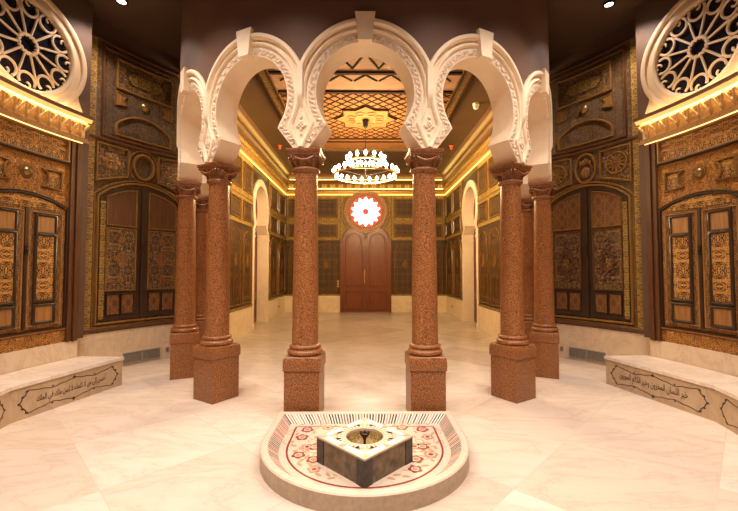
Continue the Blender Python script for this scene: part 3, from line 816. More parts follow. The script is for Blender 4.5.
def bench(sx):
    sd = 'left' if sx < 0 else 'right'
    V = [(sx*r*cos(rad(a)), RC + r*sin(rad(a))) for r, a in ((303, 21.2), (307, -1), (303, -23))]
    lab = 'pale marble wall bench with a long flowing Arabic inscription, under the %s round window' % sd
    t = thing('stone_bench', (sx*325, RC + 40, 0), lab, 'bench', 'inscribed marble benches')
    H = 32.0
    back = [(sx*352*cos(rad(a)), RC + 352*sin(rad(a))) for a in range(-23, 18, 4)] + [(sx*352*cos(rad(18.7)), RC + 352*sin(rad(18.7)))]
    b = MB(); b.poly([V[0], V[1], V[2]] + back, 0, H-3.2); bb = b.build('bench_body', M['benchf'], t)
    def grow(p, k): 
        d = math.hypot(p[0], p[1]-RC); return (p[0]*(d-k)/d, RC + (p[1]-RC)*(d-k)/d)
    V2 = [grow(V[0], 1.6), grow(V[1], 1.6), grow(V[2], 1.6)]; V2[0] = (V2[0][0], V2[0][1] + 1.2)
    bk2 = back[:-1] + [(back[-1][0], back[-1][1] + 1.2)]
    b = MB(); b.poly(V2 + bk2, H-3.2, H); b.build('seat_slab', M['bench'], t)
    for seg in (0, 1):
        A, B = V[seg], V[seg+1]
        if sx < 0: A, B = B, A                               # A = left end as seen from the room
        L = math.hypot(B[0]-A[0], B[1]-A[1]); ud = ((B[0]-A[0])/L, (B[1]-A[1])/L)
        wd = (-ud[1], ud[0])
        if wd[0]*(-sx) < 0: wd = (-wd[0], -wd[1])
        W0 = plane(A, ud, wd); W = lambda u, z, w, W0=W0: W0(u, z - E, w)
        e0, e1 = (6, L-5)
        fl = ((lambda u: L - u) if sx < 0 else (lambda u: u))
        cart = MB(W)
        zc = 14.2; um = L/2
        for s in (-1, 1):
            pth = []
            for i in range(61):
                k = i/60; u = e0 + 9 + (e1 - e0 - 18)*k
                z = zc + s*(9.0 + 1.5*cos(4*pi*k)*1.0 - .9*abs(sin(6*pi*k)))
                pth.append((u, z))
            cart.sweep(pth, [(-.32, .05), (-.32, .25), (.32, .25), (.32, .05)], prof_closed=True)
            cart.dome(um, zc + s*10.4, .05, 1.9, 1.3, .3, 8, 2); cart.dome(um, zc + s*11.4, .05, .8, 1.0, .3, 8, 2)
            for k in (.25, .75): cart.dome(e0 + 9 + (e1-e0-18)*k, zc + s*8.0, .05, 1.0, .8, .3, 8, 2)
        for s, ue in ((1, e0), (-1, e1)):
            pth = [(ue + s*9, zc - 10.3), (ue + s*7.4, zc - 8.4), (ue + s*6.8, zc - 6.4), (ue + s*4.4, zc - 5.0), (ue + s*3.4, zc - 2.2), (ue + s*1.4, zc), (ue + s*3.4, zc + 2.2), (ue + s*4.4, zc + 5.0), (ue + s*6.8, zc + 6.4), (ue + s*7.4, zc + 8.4), (ue + s*9, zc + 10.3)]
            cart.sweep(pth, [(-.42, .05), (-.42, .25), (.42, .25), (.42, .05)], prof_closed=True)
            for du, dz in ((1.4, 0), (4.6, 5.2), (4.6, -5.2), (8, 9.4), (8, -9.4)): cart.dome(ue + s*du, zc + dz, .05, 1.5, 1.0, .3, 8, 2)
        cart.build('cartouche', M['inkline'], bb)
        if seg == 0:
            tx = MB(W)
            if sx > 0: text_mesh('خير اللسان المخزون وخير الكلام الموزون', L*.64, 10.5, tx, L*.16, zc, .05, .22)
            else: text_mesh('أحسن إلى من لا كلمك لا كمن ملك في الملك', L*.62, 10.5, tx, L*.19, zc, .05, .22)
            tx.build('inscription', M['inkline'], bb)
for sx in (-1, 1): bench(sx)

# ------------------------------------------------------------------ vents and sockets on the marble base
for sx in (-1, 1):
    sd = 'left' if sx < 0 else 'right'
    W = rot_wall(sx, 383, 33.6)
    t = thing('floor_vent', W(0, -128, 0), 'long grey metal air grille in the marble base behind the %s bench' % sd, 'vent', 'air grilles')
    b = MB(W); b.box(-25, 25, -128.5, -114, 0, .6); b.build('backing', M['black'], t)
    fr = MB(W); fr.molding(rect(-25.5, 25.5, -129, -113.5, 8), 0, 1.4, .3, 1.6, True); fr.box(-.8, .8, -128, -114, .4, 1.5); fr.build('grille_frame', M['iron'], t)
    sl = MB(W)
    for i in range(9): sl.box(-24, 24, -127.4 + 1.5*i, -126.5 + 1.5*i, .5, 1.2)
    sl.build('grille_slat', M['iron'], t)
    W = rot_wall(sx, 383, 39)
    t = thing('wall_socket', W(0, -119, 0), 'small steel socket plate on the marble base beside the %s grille' % sd, 'socket', 'wall sockets')
    b = MB(W); b.box(-2.4, 2.4, -122, -115, 0, .8); b.build('plate', M['iron'], t)
    b = MB(W); b.dome(0, -117, .8, .9, .9, .3, 8, 2); b.dome(0, -120, .8, .9, .9, .3, 8, 2); b.build('outlet', M['black'], t)

# ------------------------------------------------------------------ fountain
def basin_path(o):
    """outline offset inwards by o; starts at the back-left corner, runs round the front"""
    R = 74 - o; p = []
    yb = 338 - o
    for i in range(9): p.append((-R, yb + (287 - yb)*i/9))
    for i in range(41):
        a = pi + pi*i/40; p.append((R*cos(a), 287 + R*sin(a)))
    for i in range(1, 10): p.append((R, 287 + (yb - 287)*i/9))
    for i in range(1, 16): p.append((R - 2*R*i/16, yb))
    return p
t = thing('fountain_basin', (0, 287, 0), 'low marble basin with flower inlay and a striped inner border before the arcade', 'fountain basin')
prs = [basin_path(o) for o in (0, 0, .8, 5, 5.4)]
b = MB(); b.gridf([[(x, y, h) for x, y in p] for p, h in zip(prs[:2], (0, 10.2))], closed_j=True); b.build('basin_wall', M['basinside'], t)
b = MB(); b.gridf([[(x, y, h) for x, y in p] for p, h in zip(prs[1:], (10.2, 11, 11, 10.4))], closed_j=True); b.build('rim', M['rim'], t)
b = MB(); b.poly(basin_path(12.2), 2.0, 5.0); bf = b.build('basin_floor', M['inlay_base'], t)
# striped border: own mesh with u = arclength
p0, p1 = basin_path(5.4), basin_path(12.4)
st = MB(); acc = 0; m = len(p0); rows = []
for i in range(m+1):
    a, b_ = p0[i % m], p1[i % m]
    rows.append((a, b_, acc)); nx = p0[(i+1) % m]; acc += math.hypot(nx[0]-a[0], nx[1]-a[1])
lut = {}
for a, b_, s_ in rows:
    for v, (pt, h) in enumerate(((a, 10.4), (b_, 5.0))):
        st.v.append((s_, v*8, 0)); lut[(s_, v*8, 0)] = (pt[0], pt[1], h)
for i in range(m): st.face(2*i, 2*i+1, 2*i+3, 2*i+2)
st.build('striped_border', M['stripes'], t, W=lambda u, z, w: lut[(u, z, w)])
def band(path, o0, o1, h0, h1, mt, name, parent, closed=False):
    x = MB(); x.sweep(path, [(o0, h0), (o0, h1), (o1, h1), (o1, h0)], closed, prof_closed=True); return x.build(name, M[mt], parent)
PL = basin_path(18)
band(PL[:58], -.7, .7, 5.0, 5.14, 'inlay_red', 'inlaid_line', bf)
band(PL[57:] + PL[:1], -.5, .5, 5.0, 5.13, 'inlay_red', 'inlaid_line', bf)
rng = random.Random(3)
fpos = []
for k in range(13):
    a = pi + pi*(k + .5)/13
    rr = 44 + (5 if k % 2 else -2); fpos.append((rr*cos(a), 289 + rr*sin(a)))
fpos += [(-48, 300), (48, 300), (-46, 314), (46, 314), (-30, 318), (30, 318), (-36, 284), (36, 284)]
fpos = [p for p in fpos if abs(p[0]) + abs(p[1]-262) > 36]
for i, (x, y) in enumerate(fpos):
    r = 4.6 + rng.random()*.9; fm = MB(); a0 = rng.random()*6
    ol = []
    for k in range(40):
        a = 2*pi*k/40; q = r*(.72 + .28*abs(cos(2.5*a + a0))); ol.append((x + q*cos(a), y + q*sin(a)))
    fm.star((x, y), ol, 5.0, 5.16); fo = fm.build('flower_inlay', M['inlay_red' if i % 3 else 'inlay_rose'], bf)
    fm = MB(); fm.star((x, y), [(x + r*.55*cos(2*pi*k/16), y + r*.55*sin(2*pi*k/16)) for k in range(16)], 5.1, 5.2); fm.build('flower_ring', M['inlay_base'], fo)
    fm = MB(); fm.star((x, y), [(x + r*.36*cos(2*pi*k/12), y + r*.36*sin(2*pi*k/12)) for k in range(12)], 5.15, 5.24); fm.build('flower_heart', M['inlay_rose' if i % 3 else 'inlay_red'], fo)
def leaf(x, y, a, l):
    ol = []
    for k in range(14):
        th = 2*pi*k/14; px, py = l*cos(th), l*.42*sin(th); ol.append((x + px*cos(a) - py*sin(a), y + px*sin(a) + py*cos(a)))
    lv = MB(); lv.star((x, y), ol, 5.0, 5.12); lv.build('leaf_inlay', M['inlay_tan'], bf)
for i in range(17):
    for j in range(5):
        a = pi + pi*(i + .1 + .19*j)/17; rr = (36, 51, 43, 33, 48)[j] + rng.uniform(-1.5, 1.5); x, y = rr*cos(a), 289 + rr*sin(a)
        if abs(x) + abs(y-262) > 35 and min(math.hypot(x-p[0], y-p[1]) for p in fpos) > 6.2: leaf(x, y, rng.random()*6, 2.7)
for s in (-1, 1):
    for x, y in ((56, 316), (38, 300), (53, 306), (40, 309), (24, 322), (36, 324), (15, 325), (52, 325), (55, 292), (44, 325), (27, 308), (19, 316)): leaf(s*x, y, rng.random()*6, 2.5)

pth = []
for i in range(90):
    a = pi + pi*(i+.5)/90; rr = 43 + 4.6*sin(i*.42); pth.append((rr*cos(a), 289 + rr*sin(a)))
seg = []
for p in pth + [(9e9, 0)]:
    if p[0] < 1e9 and abs(p[0]) + abs(p[1]-262) > 34: seg.append(p)
    else:
        if len(seg) > 2: stm = MB(); stm.sweep(seg, [(-.4, 5.0), (-.4, 5.08), (.4, 5.08), (.4, 5.0)], prof_closed=True); stm.build('stem_inlay', M['inlay_tan'], bf)
        seg = []
curl = [(46*cos(pi + pi*(i+.9)/13), 289 + 46*sin(pi + pi*(i+.9)/13)) for i in range(13)] + [(s_*x_, y_) for s_ in (-1, 1) for x_, y_ in ((58, 308), (42, 318), (56, 292), (28, 322), (40, 293), (16, 320))]
for i, (x_, y_) in enumerate(curl):
    if abs(x_) + abs(y_-262) < 40: continue
    sg = 1 if i % 2 else -1
    stm = MB(); stm.sweep([(x_ + (5.2-.22*j)*cos(i + sg*j*.36), y_ + (5.2-.22*j)*sin(i + sg*j*.36)) for j in range(19)], [(-.35, 5.0), (-.35, 5.07), (.35, 5.07), (.35, 5.0)], prof_closed=True); stm.build('scroll_inlay', M['inlay_tan'], bf)

# square block with a sunk bowl
BY, HD, Z0, Z1 = 262.0, 32.0, 5.0, 22.0
t = thing('fountain_block', (0, BY, Z0), 'square brown marble block with a sunk round bowl, set cornerwise in the basin', 'fountain')
C4 = [(0, BY-HD), (HD, BY), (0, BY+HD), (-HD, BY)]
for i in range(4):
    A, B = C4[i], C4[(i+1) % 4]; L = math.hypot(B[0]-A[0], B[1]-A[1]); ud = ((B[0]-A[0])/L, (B[1]-A[1])/L); wd = (ud[1], -ud[0])
    W = (lambda A, ud, wd: lambda u, z, w: (A[0] + ud[0]*u + wd[0]*w, A[1] + ud[1]*u + wd[1]*w, z))(A, ud, wd)
    x = MB(W); x.box(7.2, L-7.2, Z0, Z1-1.2, -6, -.35); x.build('side_panel', M['blockstone'], t)
    x = MB(); k = 7.0/L; D = C4[i-1]
    a1 = (A[0] + (B[0]-A[0])*k, A[1] + (B[1]-A[1])*k); a2 = (A[0] + (D[0]-A[0])*k, A[1] + (D[1]-A[1])*k)
    inn = (a1[0] + a2[0] - A[0], a1[1] + a2[1] - A[1])
    x.poly([A, a1, inn, a2], Z0, Z1-1.2); x.build('corner_post', M['blockdark'], t)
tp = MB(); n = 64; RB = 12.6
def sqr(a, h):
    c_, s_ = cos(a), sin(a); k = h/(abs(c_) + abs(s_)); return (k*c_, BY + k*s_)
rows = []
for k in range(n):
    a = 2*pi*k/n; q = sqr(a, HD+.3); q2 = sqr(a, HD+.3)
    rows.append([(q[0], q[1], Z1-1.2), (q2[0], q2[1], Z1), (RB*cos(a), BY + RB*sin(a), Z1), (RB*cos(a)*.97, BY + RB*sin(a)*.97, Z1-1.6)])
tp.gridf(rows, closed_i=True); top = tp.build('top_slab', M['blocktop'], t)
bw = MB(); bw.gridf([[(r*cos(2*pi*k/48), BY + r*sin(2*pi*k/48), h) for k in range(48)] for r, h in ((RB, Z1-.3), (RB*.96, Z1-3), (RB*.86, Z1-6), (RB*.6, Z1-8.5), (RB*.2, Z1-9.3), (.05, Z1-9.4))], closed_j=True)
bw.build('bowl', M['mosaic'], t, True)
rg = MB(); cp_ = [(16.4*cos(2*pi*k/64), BY + 16.4*sin(2*pi*k/64)) for k in range(64)]
rg.sweep(cp_, [(-2.6, Z1), (-2.6, Z1+.1), (2.6, Z1+.1), (2.6, Z1)], True, prof_closed=True); rg.build('inlaid_ring', M['inlay_tan'], top)
rd = MB()
for k in range(36):
    a = 2*pi*k/36
    rd.sweep([(14.2*cos(a), BY + 14.2*sin(a)), (18.2*cos(a), BY + 18.2*sin(a))], [(-.3, Z1+.08), (-.3, Z1+.16), (.3, Z1+.16), (.3, Z1+.08)], prof_closed=True)
rd.build('ray_pattern', M['inlay_white'], top)
for i in range(4):
    A, B = C4[i], C4[(i+1) % 4]; cx, cy = 0, BY
    def P(f, k): # along the edge f, inset k toward centre
        x = A[0] + (B[0]-A[0])*f; y = A[1] + (B[1]-A[1])*f; mx, my = (A[0]+B[0])/2, (A[1]+B[1])/2
        L = math.hypot(mx-cx, my-cy); return (x + (cx-mx)/L*k, y + (cy-my)/L*k)
    for f0, f1 in ((.13, .45), (.55, .87)):
        x = MB(); x.poly([P(f0, 1.6), P(f1, 1.6), P(f1, 5.0), P(f0, 5.0)], Z1, Z1+.12); x.build('white_tile', M['inlay_white'], top)
    x = MB(); x.poly([P(.45, 1.2), P(.55, 1.2), P(.55, 5.2), P(.45, 5.2)], Z1, Z1+.11); x.build('tan_tile', M['inlay_rose'], top)
    x = MB(); x.poly([P(.015, .9), P(.1, .9), P(.1, 4.4)], Z1, Z1+.1); x.build('brown_tile', M['inlay_tan'], top)
    for tri in ([P(.22, 6), P(.4, 6), P(.3, 9.5)], [P(.6, 6), P(.78, 6), P(.7, 9.5)]):
        x = MB(); x.poly(tri, Z1, Z1+.1); x.build('brown_tile', M['inlay_tan'], top)
sp = MB(); sp.lathe([(2.2, -9), (2.2, -8), (1.0, -7), (.9, -3), (1.4, -1.2), (3.0, .8), (3.6, 2.2), (3.3, 2.5), (2.2, 1.6), (.6, 1.2), (.5, 3.2), (.2, 3.8)], (0, BY, Z1), n=20); sp.build('spout', M['bronze'], t, True)

# ------------------------------------------------------------------ hall: walls, base, panelling
HX, HY0, HY1 = 258.0, 636.0, 1228.0
DY = 943.0                                                  # centre of the side doorways
def hallW(sx): return lambda u, z, w: (sx*(HX - w), u, z + E)
DRI, DZC, DRO = 56.0, 150.0, 72.0
for sx, nm in ((-1, 'west'), (1, 'east')):
    w = MB(hallW(sx))
    w.box(HY0, DY-61, -E, 310, -26, 0, 999); w.box(DY+61, HY1+10, -E, 310, -26, 0, 999)
    us = [DY - 61 + 122*i/24 for i in range(25)]
    w.strip([(u, DZC + sqrt(max(0, 64**2 - (u-DY)**2))) for u in us], [(u, 310) for u in us], -26, 0)
    tag(w.build('wall_'+nm, M['dark']), 'side wall of the far hall', None, None, 'structure')
    d = MB(hallW(sx)); d.box(HY0, DY-72.5, -E, -80, 0, 2.0, 999); d.box(DY+72.5, HY1, -E, -80, 0, 2.0, 999)
    tag(d.build('baseboard_'+nm, M['dadohall']), 'tall beige marble base of the hall side wall', None, None, 'structure')
backW = lambda u, z, w: (u, HY1 - w, z + E)
w = MB(backW); w.box(-HX-26, HX+26, -E, 310, -20, 0, 999)
tag(w.build('wall_back', M['dark']), 'end wall of the far hall', None, None, 'structure')
d = MB(backW)
for s in (-1, 1): d.box(s*81, s*HX, -E, -80, 0, 2.0, 999)
tag(d.build('baseboard_back', M['dadohall']), 'beige marble base of the hall end wall', None, None, 'structure')
for sx, nm in ((-1, 'west'), (1, 'east')):                   # short returns between hall and drum
    w = MB(); x0, x1 = sorted((sx*(HX+1), sx*330)); w.poly([(x0, HY0-3), (x1, HY0-3), (x1, HY0+9), (x0, HY0+9)], 0, 310+E)
    tag(w.build('wall_return_'+nm, M['dark']), 'dark return wall beside the last column', None, None, 'structure')

def panelling(W, a, b, ndiv, label, loc, flat=False):
    t = thing('hall_panelling', loc, label, 'wall panelling', 'hall wall panellings')
    x = MB(W); x.box(a, b, -79.8, 96, 0, 2.2, 999); x.build('lower_backboard', M['hallwood'], t)
    x = MB(W); x.box(a, b, 96, 243, 0, 2.2, 999); x.build('upper_backboard', M['hallgoldlit'], t)  # upper board in a gold-lit copy of the hall wood
    for z in (-79, 96, 155): 
        x = MB(W); x.molding([(a, z), (b, z)], 0, 4, 2, 4.2); x.build('rail', M['hallgoldlit'], t)
    wd = (b - a)/ndiv
    for i in range(ndiv):
        p, q = a + wd*i + 7, a + wd*(i+1) - 7
        x = MB(W); x.poly(archpath(p+3, q-3, -66, 54, min(54 + (q-p)/2-3.2, 92)), 2.2, 3.0); ap = x.build('arched_panel', M['hallwood'], t)
        x = MB(W); x.molding(archpath(p, q, -70, 54, min(54 + (q-p)/2-.2, 92)), 0, 3.2, 2, 5.0, True); x.molding(archpath(p+9, q-9, -60, 48, 48 + min((q-p)/2-9.2, 30)), 0, 1.4, 2.8, 4.2, True); x.build('arch_molding', M['edgewood'], ap, True)
        x = MB(W); x.molding(rect((p+q)/2-9, (p+q)/2+9, -54, -12, 2), 0, 1.4, 2.8, 4.2, True); x.poly([((p+q)/2-10, 20), ((p+q)/2, 4), ((p+q)/2+10, 20), ((p+q)/2, 36)], 2.8, 4); x.build('panel_relief', M['edgewood'], ap)
        for z0, z1 in ((106, 148), (168, 230)):
            x = MB(W); x.box(p+4, q-4, z0+4, z1-4, 2.2, 3.2, 999); rp = x.build('square_panel', M['hallwood'], t)
            x = MB(W); x.molding(rect(p, q, z0, z1, 2), 0, 3.2, 2, 5.0, True); x.molding(rect(p+8, q-8, z0+8, z1-8, 2), 0, 1.8, 2.8, 4.4, True); x.build('panel_molding', M['edgewood'], rp, True)
    return t
for sx, sd in ((-1, 'left'), (1, 'right')):
    W = hallW(sx)
    panelling(W, HY0+2, DY-73, 3, 'carved panelling on the hall %s wall, between the columns and the white doorway' % sd, (sx*HX, 770, E-80))
    panelling(W, DY+73, HY1-3, 2, 'carved panelling on the hall %s wall, beyond the white doorway' % sd, (sx*HX, 1120, E-80))
    Wb = (lambda sx: lambda u, z, w: (sx*u, HY1 - w, z + E))(sx)
    panelling(Wb, 83, HX-5, 2, 'carved panelling on the hall end wall, %s of the reddish double door' % sd, (sx*170, HY1, E-80))

# side doorways
for sx, sd, n_ in ((-1, 'left', 2), (1, 'right', 3)):
    W0 = hallW(sx); W = lambda u, z, w, W0=W0: W0(u + DY, z, w)
    t = thing('horseshoe_doorway', W(0, -E, 0), 'white horseshoe-arched doorway surround in the hall %s wall' % sd, 'doorway', 'white doorways')
    half = [((59, 92), (72, 92)), ((50, 102), (66, 97)), ((40, 114), (57, 106))]
    half += [((DRI*cos(rad(a)), DZC + DRI*sin(rad(a))), (max(57.5 if a < 0 else 0, (DRO - (2 if a < 0 else 0))*cos(rad(a))), DZC + DRO*sin(rad(a)))) for a in range(-38, 91, 4)]
    half += [((-p[0], p[1]), (-q[0], q[1])) for p, q in half[::-1]]
    P = [h[0] for h in half]; Q = [h[1] for h in half]
    b = MB(W); b.strip(P, Q, -24, 3.2); b.build('arch_casing', M['plaster'], t, True)
    fl = MB(W)
    for s in (-1, 1): fl.strip([(s*(57 + 15*abs(106-z)/20 if z < 106 else 57), z) for z in (93, 100, 106, 114, 122)], [(s*62, z) if z > 99 else (s*72, z) for z in (93, 100, 106, 114, 122)], -20, .5)
    fl.build('side_filler', M['dark'], t)
    for s in (-1, 1):
        j = MB(W); a, c_ = sorted((s*59, s*72)); j.box(a, c_, -E, 92, -24, 3.2, 999); j.build('jamb', M['plaster'], t)
        i_ = MB(W); a, c_ = sorted((s*57.5, s*73.5)); i_.box(a, c_, 76, 82, -24.2, 4.6, 999); i_.box(a + .6, c_ - .6, 88, 92, -24.2, 4.4, 999); i_.build('impost', M['plaster'], t)
        i_ = MB(W); i_.box(a + .4, c_ - .4, -E, -E+10, -24, 4.4, 999); i_.build('plinth', M['plaster'], t)
    d = tag(empty('door_%d' % n_, W(0, -E, -24)), 'reddish brown door inside the white doorway', None, None, 'structure')
    x = MB(W); x.box(-62, 62, -E, 210, -28, -25, 999); x.build('door_leaf', M['redwood'], d)
    x = MB(W)
    for s in (-1, 1):
        a, c_ = sorted((s*6, s*54)); x.molding(rect(a, c_, -60, 90, 2), 0, 3, -25.2, -23.6, True); x.molding(rect(a, c_, -125, -70, 2), 0, 3, -25.2, -23.6, True)
    x.build('door_molding', M['redwood'], d)
    x = MB(W); x.dome(4, -30, -25, 1.6, 1.6, 3, 8, 4); x.build('door_handle', M['brass'], d)

# end door and round stained window
W = lambda u, z, w: (u, HY1 - w, z + E)
t = thing('overdoor_panel', (0, HY1, 100+E), 'gilded wood panel with ring moldings around the glowing round window', 'wall panel')
x = MB(W); x.box(-81.5, 81.5, 98, 243, 0, .4, 999); x.build('backboard', M['hallgoldlit'], t)
x = MB(W)
for r in (74, 80): x.molding([(r*cos(rad(a)), 188 + r*sin(rad(a))) for a in range(-42, 223, 6) if abs(r*cos(rad(a))) < 81 and 188 + r*sin(rad(a)) < 241], 0, 2, .4, 3)
x.build('ring_molding', M['edgewood'], t, True)
d = tag(empty('door_1', (0, HY1, 0)), 'reddish wooden double door with arched tops in the hall end wall', None, None, 'structure')
x = MB(W)
for s in (-1, 1): x.box(s*76, s*81, -E, 100, 0, 6, 999)
x.box(-81, 81, -E, -E+3, 0, 6, 999)
x.build('door_frame', M['redwood'], d)
for s in (-1, 1):
    a, c_ = sorted((s*.6, s*76)); x = MB(W); x.poly(archpath(a, c_, -E+3, 101, 138.5), 0, 4); lf = x.build('door_leaf', M['redwood'], d)
    x = MB(W); p, q = a+9, c_-9
    x.molding(archpath(p, q, -52, 92, 92 + (q-p)/2-.3), 0, 3.4, 3.6, 6.4, True); x.molding(rect(p, q, -123, -66, 2), 0, 3.4, 3.6, 6.4, True); x.molding(archpath(a, c_, -E+3, 101, 138.5)[7:], 0, 3.6, 3.6, 6.6)
    hp = []                                                  # the horseshoe outline inside the tall panel
    cu = (p+q)/2
    hp = [(cu + 20, 66), (cu + 20, 76)] + arc(cu, 92, 22, -30, 210, 20) + [(cu - 20, 76), (cu - 20, 66)]
    x.molding(hp, -1.2, 1.2, 3.6, 5.4)
    x.build('leaf_molding', M['redwood'], lf, True)
x = MB(W); x.box(-1.2, 1.2, -E+3, 100, 3.8, 6.6, 999); x.build('meeting_stile', M['redwood'], d)
x = MB(W); x.box(-4.6, -2.4, -40, 2, 6, 8.4, 999); x.dome(-3.5, -14, 8, 2, 4, 3, 8, 4); x.build('door_handle', M['brass'], d)
t = tag(empty('window_3', (0, HY1, E+120)), 'glowing round window with white petals and red tips above the hall door', None, None, 'structure')
zc = 188.0
x = MB(W); x.star((0, zc), [(50*cos(2*pi*k/48), zc + 50*sin(2*pi*k/48)) for k in range(48)], .5, 3.2); x.build('red_pane', M['winred'], t)
ol = []
for k in range(14):
    a0 = 2*pi*(k+.5)/14
    for i in range(7):
        f_ = i/6 - .5; a = a0 + f_*2*pi/14*.98; r = 36 + 12*(1 - abs(2*f_))**.8; ol.append((r*cos(a), zc + r*sin(a)))
x = MB(W); x.star((0, zc), ol, 3.0, 4.0); x.build('petal_pane', M['winwhite'], t)
x = MB(W); x.star((0, zc), [(9.5*cos(2*pi*k/24), zc + 9.5*sin(2*pi*k/24)) for k in range(24)], 3.8, 4.6); x.build('center_pane', M['winred'], t)
x = MB(W); x.sweep([(50*cos(2*pi*k/56), zc + 50*sin(2*pi*k/56)) for k in range(56)], [(1, 0), (1, 6), (-1.5, 8), (-4, 6.5), (-12, 6.5), (-14, 9), (-17.5, 9), (-18.5, 0)], True); x.build('window_frame', M['rosewood'], t, True)

# hall cornice with hidden strip lights, all round the hall
t = tag(empty('trim_1', (0, HY1, E+240)), 'golden cornice with glowing strips round the top of the hall walls', None, None, 'structure')
def hall_sweep(prof, name, mt, smooth=False):
    path = [(-HX, HY0+2), (-HX, HY1), (HX, HY1), (HX, HY0+2)]
    x = MB(); x.sweep(path, [(-o, z + E) for o, z in prof], prof_closed=True); return x.build(name, M[mt], t, smooth)
hall_sweep([(0, 243), (3, 243), (4, 247), (7, 249), (8, 254), (13, 256), (13, 259), (0, 259)], 'lower_molding', 'gold')
hall_sweep([(0, 259), (2.2, 259), (2.2, 278), (0, 278)], 'cove_band', 'hallgoldlit')
hall_sweep([(0, 276), (8, 277), (11, 281), (18, 283), (18, 287), (0, 287)], 'crown_molding', 'brownwood')
hall_sweep([(0, 294), (6, 294), (10, 300), (20, 303), (24, 309.5), (0, 309.5)], 'upper_molding', 'brownwood')
hall_sweep([(9.0, 259), (11.5, 259), (11.5, 260.6), (9.0, 260.6)], 'light_strip', 'ledhall')
hall_sweep([(3.5, 241.2), (6, 241.2), (6, 242.8), (3.5, 242.8)], 'light_strip', 'ledsoft')
hall_sweep([(12, 287), (15.5, 287), (15.5, 288.8), (12, 288.8)], 'light_strip', 'ledhall')
dn = MB()
for s in (-1, 1):
    for i in range(54):
        y = HY0 + 8 + 10*i; dn.poly([(s*(HX-3), y), (s*(HX-10), y), (s*(HX-10), y+5), (s*(HX-3), y+5)], E+247.5, E+253)
for i in range(50):
    u = -HX + 12 + 10*i; dn.poly([(u, HY1-3), (u, HY1-10), (u+5, HY1-10), (u+5, HY1-3)], E+247.5, E+253)
dn.build('dentil', M['gold'], t)

# decorated ceiling panel
t = thing('decorated_ceiling', (0, 720, 306+E), 'orange wood ceiling panel with lattice strips and a star, above the chandelier', 'ceiling panel')
ZP = 310+E
def flat(x0, x1, y0, y1, th, mt, name, par, dz=0):
    m_ = MB(); m_.poly([(x0, y0), (x1, y0), (x1, y1), (x0, y1)], ZP - th - dz, ZP - dz); return m_.build(name, M[mt], par)
flat(-150, 150, 654, 884, 2, 'ceilwood', 'lattice_panel', t)
flat(-150, 150, 884, 958, 2, 'ceilwood', 'plain_panel', t)
flat(-150, 150, 590, 648, 2, 'pinkwood', 'band_panel', t)
flat(-150, 150, 470, 584, 2, 'pinkwood', 'end_panel', t)
for y, h in ((584, 6), (648, 6), (884, 3), (906, 3)):
    flat(-150, 150, y, y+h, 5, 'ceildark', 'cross_bar', t)
for s in (-1, 1):
    a, b_ = sorted((s*150, s*167)); flat(a, b_, 470, 975, 5, 'goldborder', 'border', t)
    for o in (151, 165): a, b_ = sorted((s*o, s*(o+2.5))); flat(a, b_, 470, 975, 8, 'ceildark', 'border_bead', t)
flat(-167, 167, 958, 975, 5, 'goldborder', 'border', t)
la = MB()
def bar(p, q, hw, z0, z1, mb):
    dx, dy = q[0]-p[0], q[1]-p[1]; L = math.hypot(dx, dy); nx, ny = -dy/L*hw, dx/L*hw
    mb.poly([(p[0]+nx, p[1]+ny), (q[0]+nx, q[1]+ny), (q[0]-nx, q[1]-ny), (p[0]-nx, p[1]-ny)], z0, z1)
def clip(p, q, x0, x1, y0, y1):
    dx, dy = q[0]-p[0], q[1]-p[1]; a, b_ = 0.0, 1.0
    for d_, lo, hi, o_ in ((dx, x0, x1, p[0]), (dy, y0, y1, p[1])):
        t0, t1 = sorted(((lo-o_)/d_, (hi-o_)/d_)); a = max(a, t0); b_ = min(b_, t1)
    return None if a >= b_ else ((p[0]+dx*a, p[1]+dy*a), (p[0]+dx*b_, p[1]+dy*b_))
for s in (-1, 1):
    for i in range(-30, 31):
        c_ = clip((i*22 - s*240, 767-240), (i*22 + s*240, 767+240), -149, 149, 656, 882)
        if c_: bar(*c_, .75, ZP-3.4, ZP-2, la)
la.build('lattice_strip', M['ceildark'], t)
sr = MB(); ol = []
for k in range(16):
    a = 2*pi*k/16 + pi/2; r = 62 if k % 2 == 0 else 47.4; ol.append((r*cos(a), 767 + r*sin(a)))
sr2 = MB(); sr2.star((0, 767), ol, ZP-5, ZP-2); so = sr2.build('star_panel', M['ceilwood'], t)
sr.sweep(ol, [(-1.1, ZP-6), (1.1, ZP-6), (1.1, ZP-4), (-1.1, ZP-4)], True, prof_closed=True); sr.build('star_molding', M['ceildark'], so)
rk = MB()
for k in range(8):
    a = 2*pi*k/8 + pi/8; flower(rk, 0, 0, 0, .01, 3) if False else None
    rk.sweep([(30*cos(a) + 8*cos(2*pi*j/16), 767 + 30*sin(a) + 8*sin(2*pi*j/16)) for j in range(16)], [(-1, ZP-6.4), (1, ZP-6.4), (1, ZP-4.6), (-1, ZP-4.6)], True, prof_closed=True)
rk.build('star_ring', M['redwood'], so)
dg_ = MB()
for i in range(7):                                           # ornament on the pale bands
    x = -120 + 40*i
    for s in (-1, 1):
        bar((x, 594), (x + s*18, 614), 1, ZP-3.6, ZP-2, dg_)
        bar((x + s*3, 540), (x + s*20, 576), 1.2, ZP-3.6, ZP-2, dg_); bar((x + s*20, 520), (x + s*3, 540), 1.2, ZP-3.6, ZP-2, dg_)
dg_.build('band_ornament', M['ceildark'], t)

